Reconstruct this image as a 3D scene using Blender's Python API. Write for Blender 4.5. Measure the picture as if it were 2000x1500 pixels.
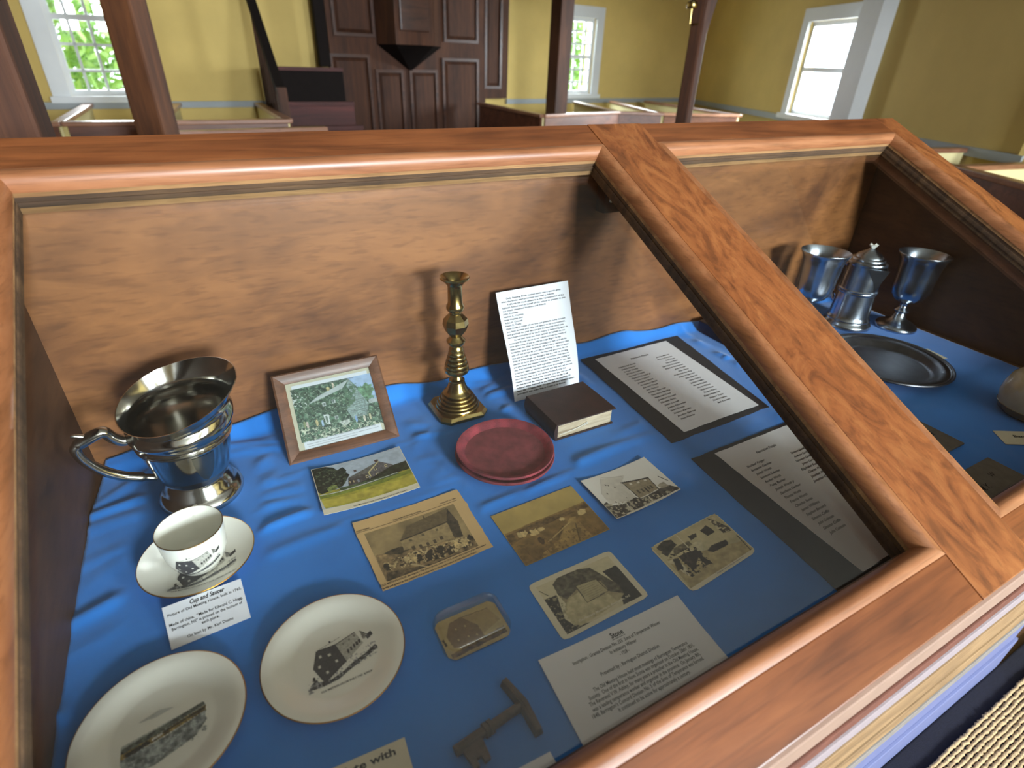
import bpy, bmesh, math, random
import numpy as np
from mathutils import Vector, Matrix

for _o in list(bpy.data.objects):
    bpy.data.objects.remove(_o, do_unlink=True)
scene = bpy.context.scene
COL = scene.collection
rnd = random.Random(7)

# ------------------------------------------------------------------ camera
# world: X along the display case, Y towards its back, Z up; the blue cloth lies at z = 0,
# the floor of the meeting house at z = -0.88
FPX, PITCH, ROLL, YAW, EYE = 1070.0, math.radians(30.6), math.radians(2.1), math.radians(29.6), 0.62
FW = np.array([math.sin(YAW)*math.cos(PITCH), math.cos(YAW)*math.cos(PITCH), -math.sin(PITCH)])
_rt = np.array([math.cos(YAW), -math.sin(YAW), 0.0]); _up = np.cross(_rt, FW)
RT = math.cos(ROLL)*_rt + math.sin(ROLL)*_up
UP = -math.sin(ROLL)*_rt + math.cos(ROLL)*_up
cam_d = bpy.data.cameras.new('camera'); cam = bpy.data.objects.new('camera', cam_d); COL.objects.link(cam)
cam_d.sensor_width = 36.0; cam_d.sensor_fit = 'HORIZONTAL'; cam_d.lens = FPX*36.0/2000.0
cam_d.clip_start = 0.02; cam_d.clip_end = 200
cam.matrix_world = Matrix(((RT[0], UP[0], -FW[0], 0), (RT[1], UP[1], -FW[1], 0), (RT[2], UP[2], -FW[2], EYE), (0, 0, 0, 1)))
cam_d.dof.use_dof = True; cam_d.dof.focus_distance = 0.95; cam_d.dof.aperture_fstop = 4.0
scene.camera = cam

# ------------------------------------------------------------------ world, lights, exposure
FLOOR, CEIL = -0.88, 2.35
world = bpy.data.worlds.new('overcast_sky'); scene.world = world; world.use_nodes = True
_bg = world.node_tree.nodes['Background']; _bg.inputs[0].default_value = (0.80, 0.90, 1.0, 1); _bg.inputs[1].default_value = 3.0
scene.view_settings.view_transform = 'Standard'; scene.view_settings.look = 'None'
scene.view_settings.gamma = 1.0; scene.view_settings.use_curve_mapping = False
scene.view_settings.exposure = 1.0

def window_light(name, loc, target, sx, sy, power, col=(0.86, 0.93, 1.0)):
    l = bpy.data.lights.new(name, 'AREA'); l.shape = 'RECTANGLE'; l.size = sx; l.size_y = sy
    l.energy = power; l.color = col
    o = bpy.data.objects.new(name, l); COL.objects.link(o); o.location = loc
    d = Vector(target)-Vector(loc); o.rotation_euler = d.to_track_quat('-Z', 'Y').to_euler()
    return o
# daylight falling in through the two windows of the wall behind the photographer
window_light('rear_window_daylight', (0.95, -4.62, 1.42), (0.95, 0.0, 0.95), 0.95, 1.05, 315)
window_light('rear_window_daylight', (3.35, -4.62, 1.42), (2.75, 0.0, 0.95), 0.95, 1.05, 135)
# daylight through the windows the camera sees
window_light('far_window_daylight', (-0.50, 7.05, 0.75), (-0.2, 3.0, 0.0), 0.5, 1.0, 34)
window_light('far_window_daylight', (4.95, 7.55, 0.75), (4.4, 3.0, -0.2), 0.5, 1.0, 42)
window_light('side_window_daylight', (6.30, 4.10, 0.68), (2.0, 4.6, -0.1), 0.8, 0.75, 120)

# ------------------------------------------------------------------ projection helpers (photo pixel -> place)
CAM = np.array([0.0, 0.0, EYE])
def ray(x, y): return RT*(x-1000.0)/FPX - UP*(y-750.0)/FPX + FW
def onz(x, y, z=0.0):
    d = ray(x, y); return CAM + d*((z-EYE)/d[2])
def ony(x, y, Y):
    d = ray(x, y); return CAM + d*(Y/d[1])

# ------------------------------------------------------------------ mesh helpers
def lin(c):
    return tuple(((v/255.0)/12.92 if v <= 10 else ((v/255.0+0.055)/1.055)**2.4) for v in c)

def thing(name, label, cat, loc=(0, 0, 0), group=None):
    o = bpy.data.objects.new(name, None); COL.objects.link(o); o.location = loc
    o.empty_display_size = 0.05
    o['label'] = label; o['category'] = cat
    if group: o['group'] = group
    return o

def tag(o, label=None, cat=None, group=None, kind=None):
    if label: o['label'] = label
    if cat: o['category'] = cat
    if group: o['group'] = group
    if kind: o['kind'] = kind
    return o

def wloc(o):
    v = Vector((0, 0, 0))
    while o is not None:
        v += o.location; o = o.parent
    return v

def obj(name, V, F, m, parent=None, smooth=None, bevel=0, fix=True, mats=None, midx=None):
    """one mesh object from world-space vertices"""
    V = [tuple(float(c) for c in v) for v in V]
    a = np.array(V)
    o_loc = Vector(((a[:, 0].min()+a[:, 0].max())/2, (a[:, 1].min()+a[:, 1].max())/2, a[:, 2].min()))
    me = bpy.data.meshes.new(name)
    me.from_pydata([(v[0]-o_loc.x, v[1]-o_loc.y, v[2]-o_loc.z) for v in V], [], F)
    if fix or bevel:
        bm = bmesh.new(); bm.from_mesh(me)
        if fix: bmesh.ops.recalc_face_normals(bm, faces=bm.faces)
        if bevel: bmesh.ops.bevel(bm, geom=list(bm.edges), offset=bevel, segments=2, profile=0.6, affect='EDGES', clamp_overlap=True)
        bm.to_mesh(me); bm.free()
    if m: me.materials.append(m)
    for x in (mats or []): me.materials.append(x)
    if midx is not None: me.polygons.foreach_set('material_index', midx)
    if smooth is not None:
        me.polygons.foreach_set('use_smooth', [True]*len(me.polygons))
        if smooth < 179: me.set_sharp_from_angle(angle=math.radians(smooth))
    me.update()
    o = bpy.data.objects.new(name, me); COL.objects.link(o)
    o.location = o_loc
    if parent is not None:
        o.parent = parent; o.location = o_loc - wloc(parent)
    return o

class MB:
    def __init__(s): s.V = []; s.F = []
    def add(s, V, F):
        n = len(s.V); s.V += [tuple(v) for v in V]; s.F += [tuple(i+n for i in f) for f in F]; return s
    def box(s, x0, x1, y0, y1, z0, z1):
        return s.hexa([(x0, y0, z0), (x1, y0, z0), (x1, y1, z0), (x0, y1, z0)], [(x0, y0, z1), (x1, y0, z1), (x1, y1, z1), (x0, y1, z1)])
    def hexa(s, A, B):
        n = len(A); V = list(A)+list(B)
        F = [tuple(range(n))[::-1], tuple(range(n, 2*n))]+[(i, (i+1) % n, n+(i+1) % n, n+i) for i in range(n)]
        return s.add(V, F)
    def lathe(s, prof, c=(0, 0, 0), n=48, close=False, ph=0.0, warp=None):
        V = []; F = []; rings = []
        for r, z in prof:
            if r < 1e-6:
                rings.append([len(V)]); V.append((c[0], c[1], c[2]+z))
            else:
                ring = []
                for k in range(n):
                    a = ph+2*math.pi*k/n; p = (r*math.cos(a), r*math.sin(a), z)
                    if warp: p = warp(p, a, r, z)
                    ring.append(len(V)); V.append((c[0]+p[0], c[1]+p[1], c[2]+p[2]))
                rings.append(ring)
        seq = list(zip(rings[:-1], rings[1:]))
        if close: seq.append((rings[-1], rings[0]))
        for A, B in seq:
            if len(A) == 1 and len(B) == 1: continue
            for k in range(n):
                k2 = (k+1) % n
                if len(A) == 1: F.append((A[0], B[k], B[k2]))
                elif len(B) == 1: F.append((A[k], A[k2], B[0]))
                else: F.append((A[k], A[k2], B[k2], B[k]))
        return s.add(V, F)
    def tube(s, pts, rad, n=12, flat=None):
        """round (or flattened) tube along points"""
        P = [Vector(p) for p in pts]; m = len(P)
        R = rad if isinstance(rad, (list, tuple)) else [rad]*m
        V = []; F = []; up = None
        for i in range(m):
            t = (P[min(i+1, m-1)]-P[max(i-1, 0)]).normalized()
            if up is None:
                up = Vector((0, 0, 1)) if abs(t.z) < 0.9 else Vector((0, 1, 0))
            b = t.cross(up).normalized(); up = b.cross(t).normalized()
            for k in range(n):
                a = 2*math.pi*k/n
                V.append(P[i]+b*(math.cos(a)*R[i]*(flat or 1))+up*(math.sin(a)*R[i]))
        for i in range(m-1):
            for k in range(n):
                k2 = (k+1) % n; F.append((i*n+k, i*n+k2, (i+1)*n+k2, (i+1)*n+k))
        F.append(tuple(range(n))[::-1]); F.append(tuple(range((m-1)*n, m*n)))
        return s.add(V, F)
    def o(s, name, m, parent=None, **k): return obj(name, s.V, s.F, m, parent, **k)

def bez(pts, n=10):
    """Catmull-Rom through points"""
    P = [np.array(p, float) for p in pts]; P = [2*P[0]-P[1]]+P+[2*P[-1]-P[-2]]; out = []
    for i in range(1, len(P)-2):
        for k in range(n):
            t = k/n; a, b, c, d = P[i-1], P[i], P[i+1], P[i+2]
            out.append(0.5*((2*b)+(-a+c)*t+(2*a-5*b+4*c-d)*t*t+(-a+3*b-3*c+d)*t**3))
    out.append(P[-2]); return [tuple(p) for p in out]

# ------------------------------------------------------------------ materials
def newmat(name):
    m = bpy.data.materials.new(name); m.use_nodes = True
    nt = m.node_tree; p = nt.nodes['Principled BSDF']; return m, nt, p
def nd(nt, t, **k):
    n = nt.nodes.new(t)
    for a, b in k.items():
        if a.startswith('_'): setattr(n, a[1:], b)
    return n
def coords(nt, scale=(1, 1, 1), rot=(0, 0, 0)):
    tc = nt.nodes.new('ShaderNodeTexCoord'); mp = nt.nodes.new('ShaderNodeMapping')
    mp.inputs['Scale'].default_value = scale; mp.inputs['Rotation'].default_value = rot
    nt.links.new(tc.outputs['Object'], mp.inputs['Vector']); return mp.outputs['Vector']
def noise(nt, vec, scale, detail=4, rough=0.55, dist=0.0):
    n = nt.nodes.new('ShaderNodeTexNoise'); n.inputs['Scale'].default_value = scale
    n.inputs['Detail'].default_value = detail; n.inputs['Roughness'].default_value = rough; n.inputs['Distortion'].default_value = dist
    nt.links.new(vec, n.inputs['Vector']); return n.outputs['Fac']
def ramp(nt, fac, stops):
    r = nt.nodes.new('ShaderNodeValToRGB'); e = r.color_ramp.elements
    while len(e) < len(stops): e.new(0.5)
    for i, (p, c) in enumerate(stops):
        e[i].position = p; e[i].color = (*c, 1)
    nt.links.new(fac, r.inputs['Fac']); return r.outputs['Color']
def mixc(nt, fac, a, b, mode='MIX'):
    n = nt.nodes.new('ShaderNodeMix'); n.data_type = 'RGBA'; n.blend_type = mode
    for s, v in ((0, fac), (6, a), (7, b)):
        if hasattr(v, 'node'): nt.links.new(v, n.inputs[s])
        elif s == 0: n.inputs[0].default_value = v
        else: n.inputs[s].default_value = (*v, 1)
    return n.outputs[2]
def bump(nt, p, h, strength, dist=0.002):
    b = nt.nodes.new('ShaderNodeBump'); b.inputs['Strength'].default_value = strength; b.inputs['Distance'].default_value = dist
    nt.links.new(h, b.inputs['Height']); nt.links.new(b.outputs['Normal'], p.inputs['Normal'])

def plain(name, col, rough=0.5, metal=0.0, var=0.0, scale=20, bmp=0.0, bscale=200, coat=0.0, spec=None, col2=None, rvar=0.0):
    m, nt, p = newmat(name); c = lin(col)
    p.inputs['Roughness'].default_value = rough; p.inputs['Metallic'].default_value = metal
    p.inputs['Coat Weight'].default_value = coat; p.inputs['Coat Roughness'].default_value = 0.15
    if spec is not None: p.inputs['Specular IOR Level'].default_value = spec
    v = coords(nt)
    f = noise(nt, v, scale, 5, 0.6)
    c2 = lin(col2) if col2 else tuple(x*(1-var) for x in c)
    nt.links.new(ramp(nt, f, [(0.3, c2), (0.68, c)]), p.inputs['Base Color'])
    if rvar:
        mr = nd(nt, 'ShaderNodeMapRange'); mr.inputs['To Min'].default_value = max(0.02, rough-rvar); mr.inputs['To Max'].default_value = rough+rvar
        nt.links.new(noise(nt, v, scale*2.3, 5), mr.inputs['Value']); nt.links.new(mr.outputs[0], p.inputs['Roughness'])
    if bmp: bump(nt, p, noise(nt, v, bscale, 3), bmp)
    return m

def wood(name, dark, mid, light, axis='X', scale=6.0, rough=0.42, coat=0.25, stretch=0.08, blotch=0.35, dist=1.2, pores=True, contrast=0.18):
    m, nt, p = newmat(name)
    sc = {'X': (stretch, 1, 1), 'Y': (1, stretch, 1), 'Z': (1, 1, stretch)}[axis]
    v = coords(nt, sc)
    f = noise(nt, v, scale*4, 6, 0.6, dist)
    base = ramp(nt, f, [(0.5-contrast, lin(dark)), (0.5, lin(mid)), (0.5+contrast, lin(light))])
    v2 = coords(nt, tuple(0.35+0.65*x for x in sc))
    b = noise(nt, v2, scale*1.1, 4, 0.6, 0.8)
    bl = ramp(nt, b, [(0.35, lin(dark)), (0.62, lin(light))])
    col = mixc(nt, blotch, base, bl)
    if pores:
        v3 = coords(nt, tuple((x*0.6 if x < 1 else x) for x in sc))
        g = noise(nt, v3, scale*38, 2, 0.6)
        pr = ramp(nt, g, [(0.34, (0.55, 0.5, 0.45)), (0.48, (1, 1, 1))])
        col = mixc(nt, 0.45, col, pr, 'MULTIPLY')
        bump(nt, p, g, 0.12, 0.0008)
    nt.links.new(col, p.inputs['Base Color'])
    p.inputs['Roughness'].default_value = rough; p.inputs['Coat Weight'].default_value = coat; p.inputs['Coat Roughness'].default_value = 0.25
    return m

def glassmat(name, tint=(0.97, 0.985, 0.98), f0=0.04, rough=0.0):
    m, nt, p = newmat(name); nt.nodes.remove(p)
    out = nt.nodes['Material Output']
    lw = nd(nt, 'ShaderNodeLayerWeight'); lw.inputs['Blend'].default_value = 0.5
    pw = nd(nt, 'ShaderNodeMath', _operation='POWER'); pw.inputs[1].default_value = 5.0
    nt.links.new(lw.outputs['Facing'], pw.inputs[0])
    ma = nd(nt, 'ShaderNodeMath', _operation='MULTIPLY_ADD'); ma.inputs[1].default_value = 0.45-f0; ma.inputs[2].default_value = f0
    nt.links.new(pw.outputs[0], ma.inputs[0])
    tr = nd(nt, 'ShaderNodeBsdfTransparent'); tr.inputs[0].default_value = (*tint, 1)
    gl = nd(nt, 'ShaderNodeBsdfGlossy'); gl.inputs['Roughness'].default_value = rough
    mx = nd(nt, 'ShaderNodeMixShader')
    nt.links.new(ma.outputs[0], mx.inputs[0]); nt.links.new(tr.outputs[0], mx.inputs[1]); nt.links.new(gl.outputs[0], mx.inputs[2])
    nt.links.new(mx.outputs[0], out.inputs['Surface'])
    return m

def printmat(name, rough=0.5, grain=0.15):
    """flat print: colours are the ink of the picture, kept in the colour attribute 'ink'"""
    m, nt, p = newmat(name)
    a = nd(nt, 'ShaderNodeVertexColor'); a.layer_name = 'ink'
    v = coords(nt); g = noise(nt, v, 1600, 2, 0.6)
    gr = ramp(nt, g, [(0.3, (1-grain, 1-grain, 1-grain)), (0.7, (1, 1, 1))])
    nt.links.new(mixc(nt, 1.0, a.outputs['Color'], gr, 'MULTIPLY'), p.inputs['Base Color'])
    p.inputs['Roughness'].default_value = rough
    return m

MT = {}
MT['rail_x'] = wood('varnished_rail_wood', (78, 40, 17), (124, 68, 33), (146, 88, 47), 'X', 5, 0.4, 0.3)
MT['rail_y'] = wood('varnished_divider_wood', (92, 48, 21), (138, 78, 38), (158, 98, 52), 'Y', 3.2, 0.42, 0.25, stretch=0.2, dist=3.2, contrast=0.14)
MT['bead_x'] = wood('bead_moulding_wood', (116, 70, 40), (152, 98, 62), (168, 116, 80), 'X', 6, 0.42, 0.2)
MT['bead_y'] = wood('bead_moulding_wood_y', (106, 64, 34), (144, 90, 54), (162, 110, 72), 'Y', 6, 0.42, 0.2)
MT['ply_d'] = wood('plywood_dark_ply', (50, 36, 24), (84, 62, 42), (112, 86, 58), 'X', 8, 0.7, 0)
MT['ply_l'] = wood('plywood_light_ply', (110, 78, 46), (158, 118, 74), (186, 146, 98), 'X', 8, 0.7, 0)
MT['panel'] = wood('birch_panel', (70, 39, 18), (118, 72, 36), (154, 101, 56), 'X', 3.2, 0.45, 0.12, stretch=0.3, blotch=0.65, dist=2.6, contrast=0.22)
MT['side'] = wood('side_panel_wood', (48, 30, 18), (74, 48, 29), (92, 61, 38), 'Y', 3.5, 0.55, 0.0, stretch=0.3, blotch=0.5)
MT['lip'] = plain('worn_pale_edge', (150, 124, 108), 0.6, var=0.12, scale=30)
MT['lipbrown'] = plain('red_brown_stain', (112, 66, 50), 0.7, var=0.35, scale=60)
MT['chalk'] = plain('chalky_white_paint', (146, 134, 136), 0.8, var=0.12, scale=90, bmp=0.3, bscale=300)
MT['rawpine'] = wood('bare_pine', (104, 80, 52), (146, 116, 78), (162, 134, 98), 'X', 7, 0.7, 0)
MT['greyed'] = plain('greyed_wood', (128, 122, 116), 0.8, var=0.25, scale=40)
MT['bluepaint'] = plain('pale_blue_paint', (104, 112, 152), 0.6, var=0.08, scale=20)
MT['glass'] = glassmat('case_glass')
MT['windowglass'] = glassmat('window_glass', f0=0.04)
MT['pictureglass'] = glassmat('picture_glass', f0=0.05)
MT['crystal'] = glassmat('paperweight_glass', (0.93, 0.96, 0.93), 0.10)
MT['silver'] = plain('tarnished_silver', (208, 208, 206), 0.13, 1.0, var=0.25, scale=14, rvar=0.05, col2=(170, 164, 150))
MT['silver_in'] = plain('dull_silver_inside', (150, 146, 134), 0.28, 1.0, var=0.25, scale=14)
MT['brass'] = plain('aged_brass', (178, 158, 104), 0.24, 1.0, col2=(132, 112, 66), scale=26, rvar=0.06)
MT['pewter'] = plain('pewter', (176, 184, 194), 0.24, 1.0, var=0.3, scale=22, rvar=0.06)
MT['pewter_d'] = plain('dark_pewter', (104, 104, 108), 0.36, 1.0, var=0.35, scale=20, rvar=0.08)
MT['china'] = plain('bone_china', (236, 234, 222), 0.12, var=0.03, scale=20, coat=0.5)
MT['gold'] = plain('gilt_rim', (176, 130, 60), 0.3, 1.0, var=0.1)
MT['ink'] = plain('black_ink', (34, 34, 38), 0.8, var=0.1, scale=500)
MT['greyink'] = plain('grey_ink', (110, 110, 118), 0.8, var=0.1, scale=500)
MT['paper'] = plain('white_paper', (232, 234, 240), 0.75, var=0.02, scale=60)
MT['greypaper'] = plain('off_white_paper', (224, 224, 226), 0.75, var=0.03, scale=60)
MT['creampaper'] = plain('cream_paper', (216, 208, 182), 0.75, var=0.06, scale=40)
MT['blackboard'] = plain('black_card', (30, 30, 36), 0.75, var=0.2, scale=60)
MT['redvelvet'] = plain('worn_red_velvet', (146, 56, 64), 0.9, var=0.45, scale=38, bmp=0.5, bscale=500, col2=(88, 36, 42))
MT['redcloth'] = plain('faded_red_felt', (132, 64, 66), 0.9, col2=(92, 44, 46), scale=34, bmp=0.3, bscale=500)
MT['leather'] = plain('dark_brown_leather', (56, 28, 21), 0.6, var=0.55, scale=36, bmp=0.25, bscale=260)
MT['blackleather'] = plain('black_leather', (26, 24, 26), 0.5, var=0.3, scale=30)
MT['pages'] = wood('aged_page_edges', (120, 98, 74), (190, 172, 142), (210, 194, 166), 'X', 30, 0.8, 0, stretch=0.02, blotch=0.3, pores=False)
MT['string'] = plain('white_string', (220, 214, 200), 0.8)
MT['iron'] = plain('rusty_iron', (88, 72, 64), 0.6, 0.35, var=0.4, scale=120, bmp=0.4, bscale=400)
MT['slate'] = plain('dull_lead_plate', (126, 118, 110), 0.5, 0.5, var=0.3, scale=50)
MT['stoneware'] = plain('salt_glazed_stoneware', (196, 184, 150), 0.2, var=0.25, scale=16, coat=0.4)
MT['stoneware_d'] = plain('brown_glaze', (112, 92, 56), 0.25, var=0.2, scale=16, coat=0.4)
MT['frame'] = wood('dark_stained_frame', (62, 38, 24), (96, 62, 42), (122, 82, 58), 'X', 14, 0.5, 0.1)
MT['screw'] = plain('steel_screw', (190, 190, 180), 0.35, 1.0)
MT['block'] = wood('dark_block', (36, 24, 16), (58, 40, 28), (72, 50, 36), 'Z', 8, 0.6, 0)
MT['print'] = printmat('glossy_print', 0.35, 0.1)
MT['matteprint'] = printmat('newsprint', 0.8, 0.12)
# ================================================================== THE ROOM
MT['plaster'] = plain('yellow_plaster', (206, 180, 108), 0.85, var=0.16, scale=1.6)
MT['ceilplaster'] = plain('cream_ceiling', (176, 172, 160), 0.9, var=0.06, scale=1.5)
MT['trim'] = plain('grey_white_trim', (206, 210, 212), 0.55, var=0.06, scale=5)
MT['railblue'] = plain('grey_blue_chair_rail', (150, 156, 158), 0.6, var=0.1, scale=5)
MT['oldwood_z'] = wood('dark_stained_post', (42, 22, 12), (72, 40, 22), (94, 56, 32), 'Z', 3, 0.75, 0.0)
MT['oldwood_x'] = wood('dark_stained_board', (42, 22, 14), (72, 42, 28), (94, 58, 40), 'X', 3, 0.5, 0.15)
MT['warmpost'] = wood('warm_brown_post', (54, 29, 14), (88, 50, 24), (110, 66, 34), 'Z', 3, 0.7, 0.0)
MT['redwood'] = wood('red_brown_step', (46, 18, 14), (72, 30, 26), (90, 40, 34), 'X', 3, 0.7, 0.0)
MT['cream'] = plain('cream_pew_inside', (226, 214, 160), 0.8, var=0.06, scale=3)
MT['pewwood'] = wood('pew_front_wood', (66, 34, 20), (104, 60, 38), (128, 78, 54), 'X', 2.5, 0.4, 0.25)
MT['pewcap'] = wood('pew_cap_rail', (110, 70, 48), (150, 104, 78), (172, 128, 104), 'X', 2.5, 0.3, 0.4)
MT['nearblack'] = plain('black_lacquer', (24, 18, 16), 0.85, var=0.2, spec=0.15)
MT['planks'] = wood('floor_boards', (70, 48, 32), (104, 74, 50), (124, 92, 64), 'X', 2, 0.5, 0.1)
MT['leaf'] = plain('paled_leaves', (176, 208, 120), 0.6, col2=(132, 176, 84), scale=3)  # leaf colour paled to carry the overexposed daylight
MT['bark'] = plain('bark', (90, 74, 60), 0.9, var=0.3)
MT['grass'] = plain('lawn', (120, 160, 80), 0.9, var=0.2, scale=2)

ZR = 0.17                                              # top of chair rail and pew caps: 1.05 m above the floor
WA = np.array([-0.019, 6.668]); WU = np.array([0.9945, 0.1047]); WN = np.array([-WU[1], WU[0]])
RA = np.array([7.25, 7.43]); RB = np.array([4.86, 1.78]); RU = (RB-RA)/np.linalg.norm(RB-RA); RN = np.array([-RU[1], RU[0]])
def wallpt(p0, u, w, off, z, n): return (p0[0]+u[0]*w+n[0]*off, p0[1]+u[1]*w+n[1]*off, z)
def slab(mb, p0, u, n, w0, w1, o0, o1, z0, z1):
    """box along a wall: w along it, o outwards (+) or into the room (-)"""
    c = [wallpt(p0, u, w, o, z0, n) for w, o in ((w0, o0), (w1, o0), (w1, o1), (w0, o1))]
    d = [wallpt(p0, u, w, o, z1, n) for w, o in ((w0, o0), (w1, o0), (w1, o1), (w0, o1))]
    return mb.hexa(c, d)
def onw(x, y, p0=WA, u=WU, off=0.0):
    n = np.array([-u[1], u[0]]); r = ray(x, y); t = ((p0+n*off)@n)/(r[:2]@n); q = CAM+r*t
    return float((q[:2]-p0)@u), float(q[2])

def wall_with_openings(name, p0, u, n, w0, w1, opens, thick=0.16, z0=FLOOR, z1=CEIL, mat='plaster'):
    mb = MB(); xs = w0
    for a, b, c, d in sorted(opens):
        slab(mb, p0, u, n, xs, a, 0, thick, z0, z1)
        slab(mb, p0, u, n, a, b, 0, thick, z0, c); slab(mb, p0, u, n, a, b, 0, thick, d, z1)
        xs = b
    slab(mb, p0, u, n, xs, w1, 0, thick, z0, z1)
    return tag(mb.o(name, MT[mat]), kind='structure')

def window(name, p0, u, n, w0, w1, z0, z1, cols, rows, label, sign=1, cas=0.13, sill=0.05):
    """casing, sash bars and panes; n points outwards when sign=1"""
    def S(mb, *a):
        w_0, w_1, o0, o1, za, zb = a; return slab(mb, p0, u, n, w_0, w_1, o0*sign, o1*sign, za, zb)
    m = MB(); S(m, w0-cas, w0, -0.03, 0.0, z0-sill, z1+cas); S(m, w1, w1+cas, -0.03, 0, z0-sill, z1+cas)
    S(m, w0, w1, -0.03, 0, z1, z1+cas); S(m, w0-cas-.02, w1+cas+.02, -0.06, 0, z0-sill, z0)
    root = tag(m.o(name, MT['trim']), kind='structure')
    f = MB(); t = 0.045
    S(f, w0, w0+t, 0.02, 0.06, z0, z1); S(f, w1-t, w1, 0.02, 0.06, z0, z1)
    S(f, w0+t, w1-t, 0.02, 0.06, z0, z0+t); S(f, w0+t, w1-t, 0.02, 0.06, z1-t, z1)
    zm = (z0+z1)/2; S(f, w0+t, w1-t, 0.015, 0.055, zm-0.022, zm+0.022)
    f.o('sash_frame', MT['trim'], root)
    for c in range(1, cols):
        x = w0+(w1-w0)*c/cols; b = MB(); S(b, x-0.011, x+0.011, 0.025, 0.05, z0+t, z1-t); b.o('glazing_bar', MT['trim'], root)
    for r in range(1, rows):
        z = z0+(z1-z0)*r/rows
        if abs(z-zm) > 0.03:
            b = MB(); S(b, w0+t, w1-t, 0.025, 0.05, z-0.011, z+0.011); b.o('glazing_bar', MT['trim'], root)
    g = MB(); S(g, w0+t*.5, w1-t*.5, 0.036, 0.040, z0+t*.5, z1-t*.5); g.o('pane', MT['windowglass'], root)
    return root

# shell
W1 = (-0.78, -0.20, 0.225, 1.40); W2 = (4.62, 5.24, 0.235, 1.13)
_a = onw(1571, 100, RA, RU)[0]; _b = onw(1672, 100, RA, RU)[0]
W3 = (_a, _b+0.06, 0.20, 1.06)
wall_with_openings('wall_back', WA, WU, WN, -6.6, 7.35, [W1, W2])
wall_with_openings('wall_right', RA, RU, RN, -0.15, 6.15, [W3])
tag(MB().box(4.84, 5.0, -4.76, 1.82, FLOOR, CEIL).o('wall_right_rear', MT['plaster']), kind='structure')
tag(MB().box(-6.75, -6.6, -4.76, 6.2, FLOOR, CEIL).o('wall_left', MT['plaster']), kind='structure')
RW0 = np.array([-6.6, -4.6]); RWU = np.array([1.0, 0.0]); RWN = np.array([0.0, -1.0])
Q1 = (6.6+0.95-0.55, 6.6+0.95+0.55, 0.82, 2.02); Q2 = (6.6+3.35-0.55, 6.6+3.35+0.55, 0.82, 2.02)
wall_with_openings('wall_rear', RW0, RWU, RWN, 0, 11.5, [Q1, Q2])
tag(MB().box(-6.7, 7.8, -4.8, 7.8, FLOOR-0.12, FLOOR).o('floor', MT['planks']), kind='structure')
tag(MB().box(-6.7, 7.8, -4.8, 7.8, CEIL, CEIL+0.12).o('ceiling', MT['ceilplaster']), kind='structure')
window('window_1', WA, WU, WN, *W1, 4, 6, '')
window('window_2', WA, WU, WN, *W2, 4, 6, '')
window('window_3', RA, RU, RN, *W3, 1, 2, '', cas=0.12)
window('window_4', RW0, RWU, RWN, *Q1, 3, 4, '')
window('window_5', RW0, RWU, RWN, *Q2, 3, 4, '')
# chair rails and corner post
mb = MB(); slab(mb, WA, WU, WN, -6.4, 1.5, -0.035, 0, ZR-0.045, ZR+0.01); tag(mb.o('trim_1', MT['railblue']), kind='structure')
mb = MB(); slab(mb, WA, WU, WN, 3.8, 7.2, -0.035, 0, ZR-0.045, ZR+0.01); tag(mb.o('trim_2', MT['railblue']), kind='structure')
mb = MB(); slab(mb, RA, RU, RN, 0.1, 6.14, -0.035, 0, ZR-0.05, ZR+0.01); tag(mb.o('trim_3', MT['railblue']), kind='structure')
_a = onw(1645, 140, RA, RU, -.14)[0]; _b = onw(1684, 140, RA, RU, -.14)[0]
mb = MB(); slab(mb, RA, RU, RN, _a, _b, -0.14, 0, FLOOR, CEIL); tag(mb.o('trim_4', MT['trim']), kind='structure')

# trees seen through the panes
def tree(x, y, zc, r, n, label, seed):
    t = thing('leafy_tree', label, 'tree', (x, y, FLOOR-0.3), 'trees outside the windows')
    MB().tube([(x, y, FLOOR-0.3), (x+.05, y, zc-r*.4), (x-.1, y+.1, zc+r*.2)], [0.16, 0.11, 0.05], 8).o('trunk', MT['bark'], t, smooth=60)
    g = np.random.default_rng(seed); V = []; F = []
    for i in range(n):
        d = g.normal(size=3); d /= np.linalg.norm(d); c = np.array([x, y, zc])+d*r*(0.35+0.65*g.random()**.5)
        a = g.normal(size=3); a /= np.linalg.norm(a); b = np.cross(a, g.normal(size=3)); b /= np.linalg.norm(b); s = 0.05+0.05*g.random()
        k = len(V); V += [c-a*s*1.5, c+b*s*.6, c+a*s*1.5, c-b*s*.6]; F.append((k, k+1, k+2, k+3))
    o = obj('foliage', V, F, MT['leaf'], t, fix=False); o['kind'] = 'stuff'
    return t
tree(-1.5, 10.4, 0.75, 1.25, 2600, 'bright green leafy tree beyond the left end of the barred left window', 1)
tree(0.75, 13.2, 1.2, 1.6, 2600, 'paler green leafy tree behind the right half of the left window', 2)
tree(6.9, 11.2, 1.0, 1.5, 2600, 'green leafy tree behind the small-paned window right of the pulpit', 3)
tag(MB().box(-14, 18, 7.9, 26, FLOOR-0.5, FLOOR-0.35).o('ground_outside', MT['grass']), kind='structure')

# unseen gallery floor on the right-hand posts, added to darken the glass reflections
MT['soffit'] = wood('gallery_boards', (58, 44, 34), (84, 66, 52), (100, 82, 66), 'Y', 2, 0.8, 0)
tag(MB().box(3.0, 5.3, -2.2, 3.3, 1.46, 1.60).o('ceiling_unseen_gallery', MT['soffit']), kind='structure')
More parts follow.
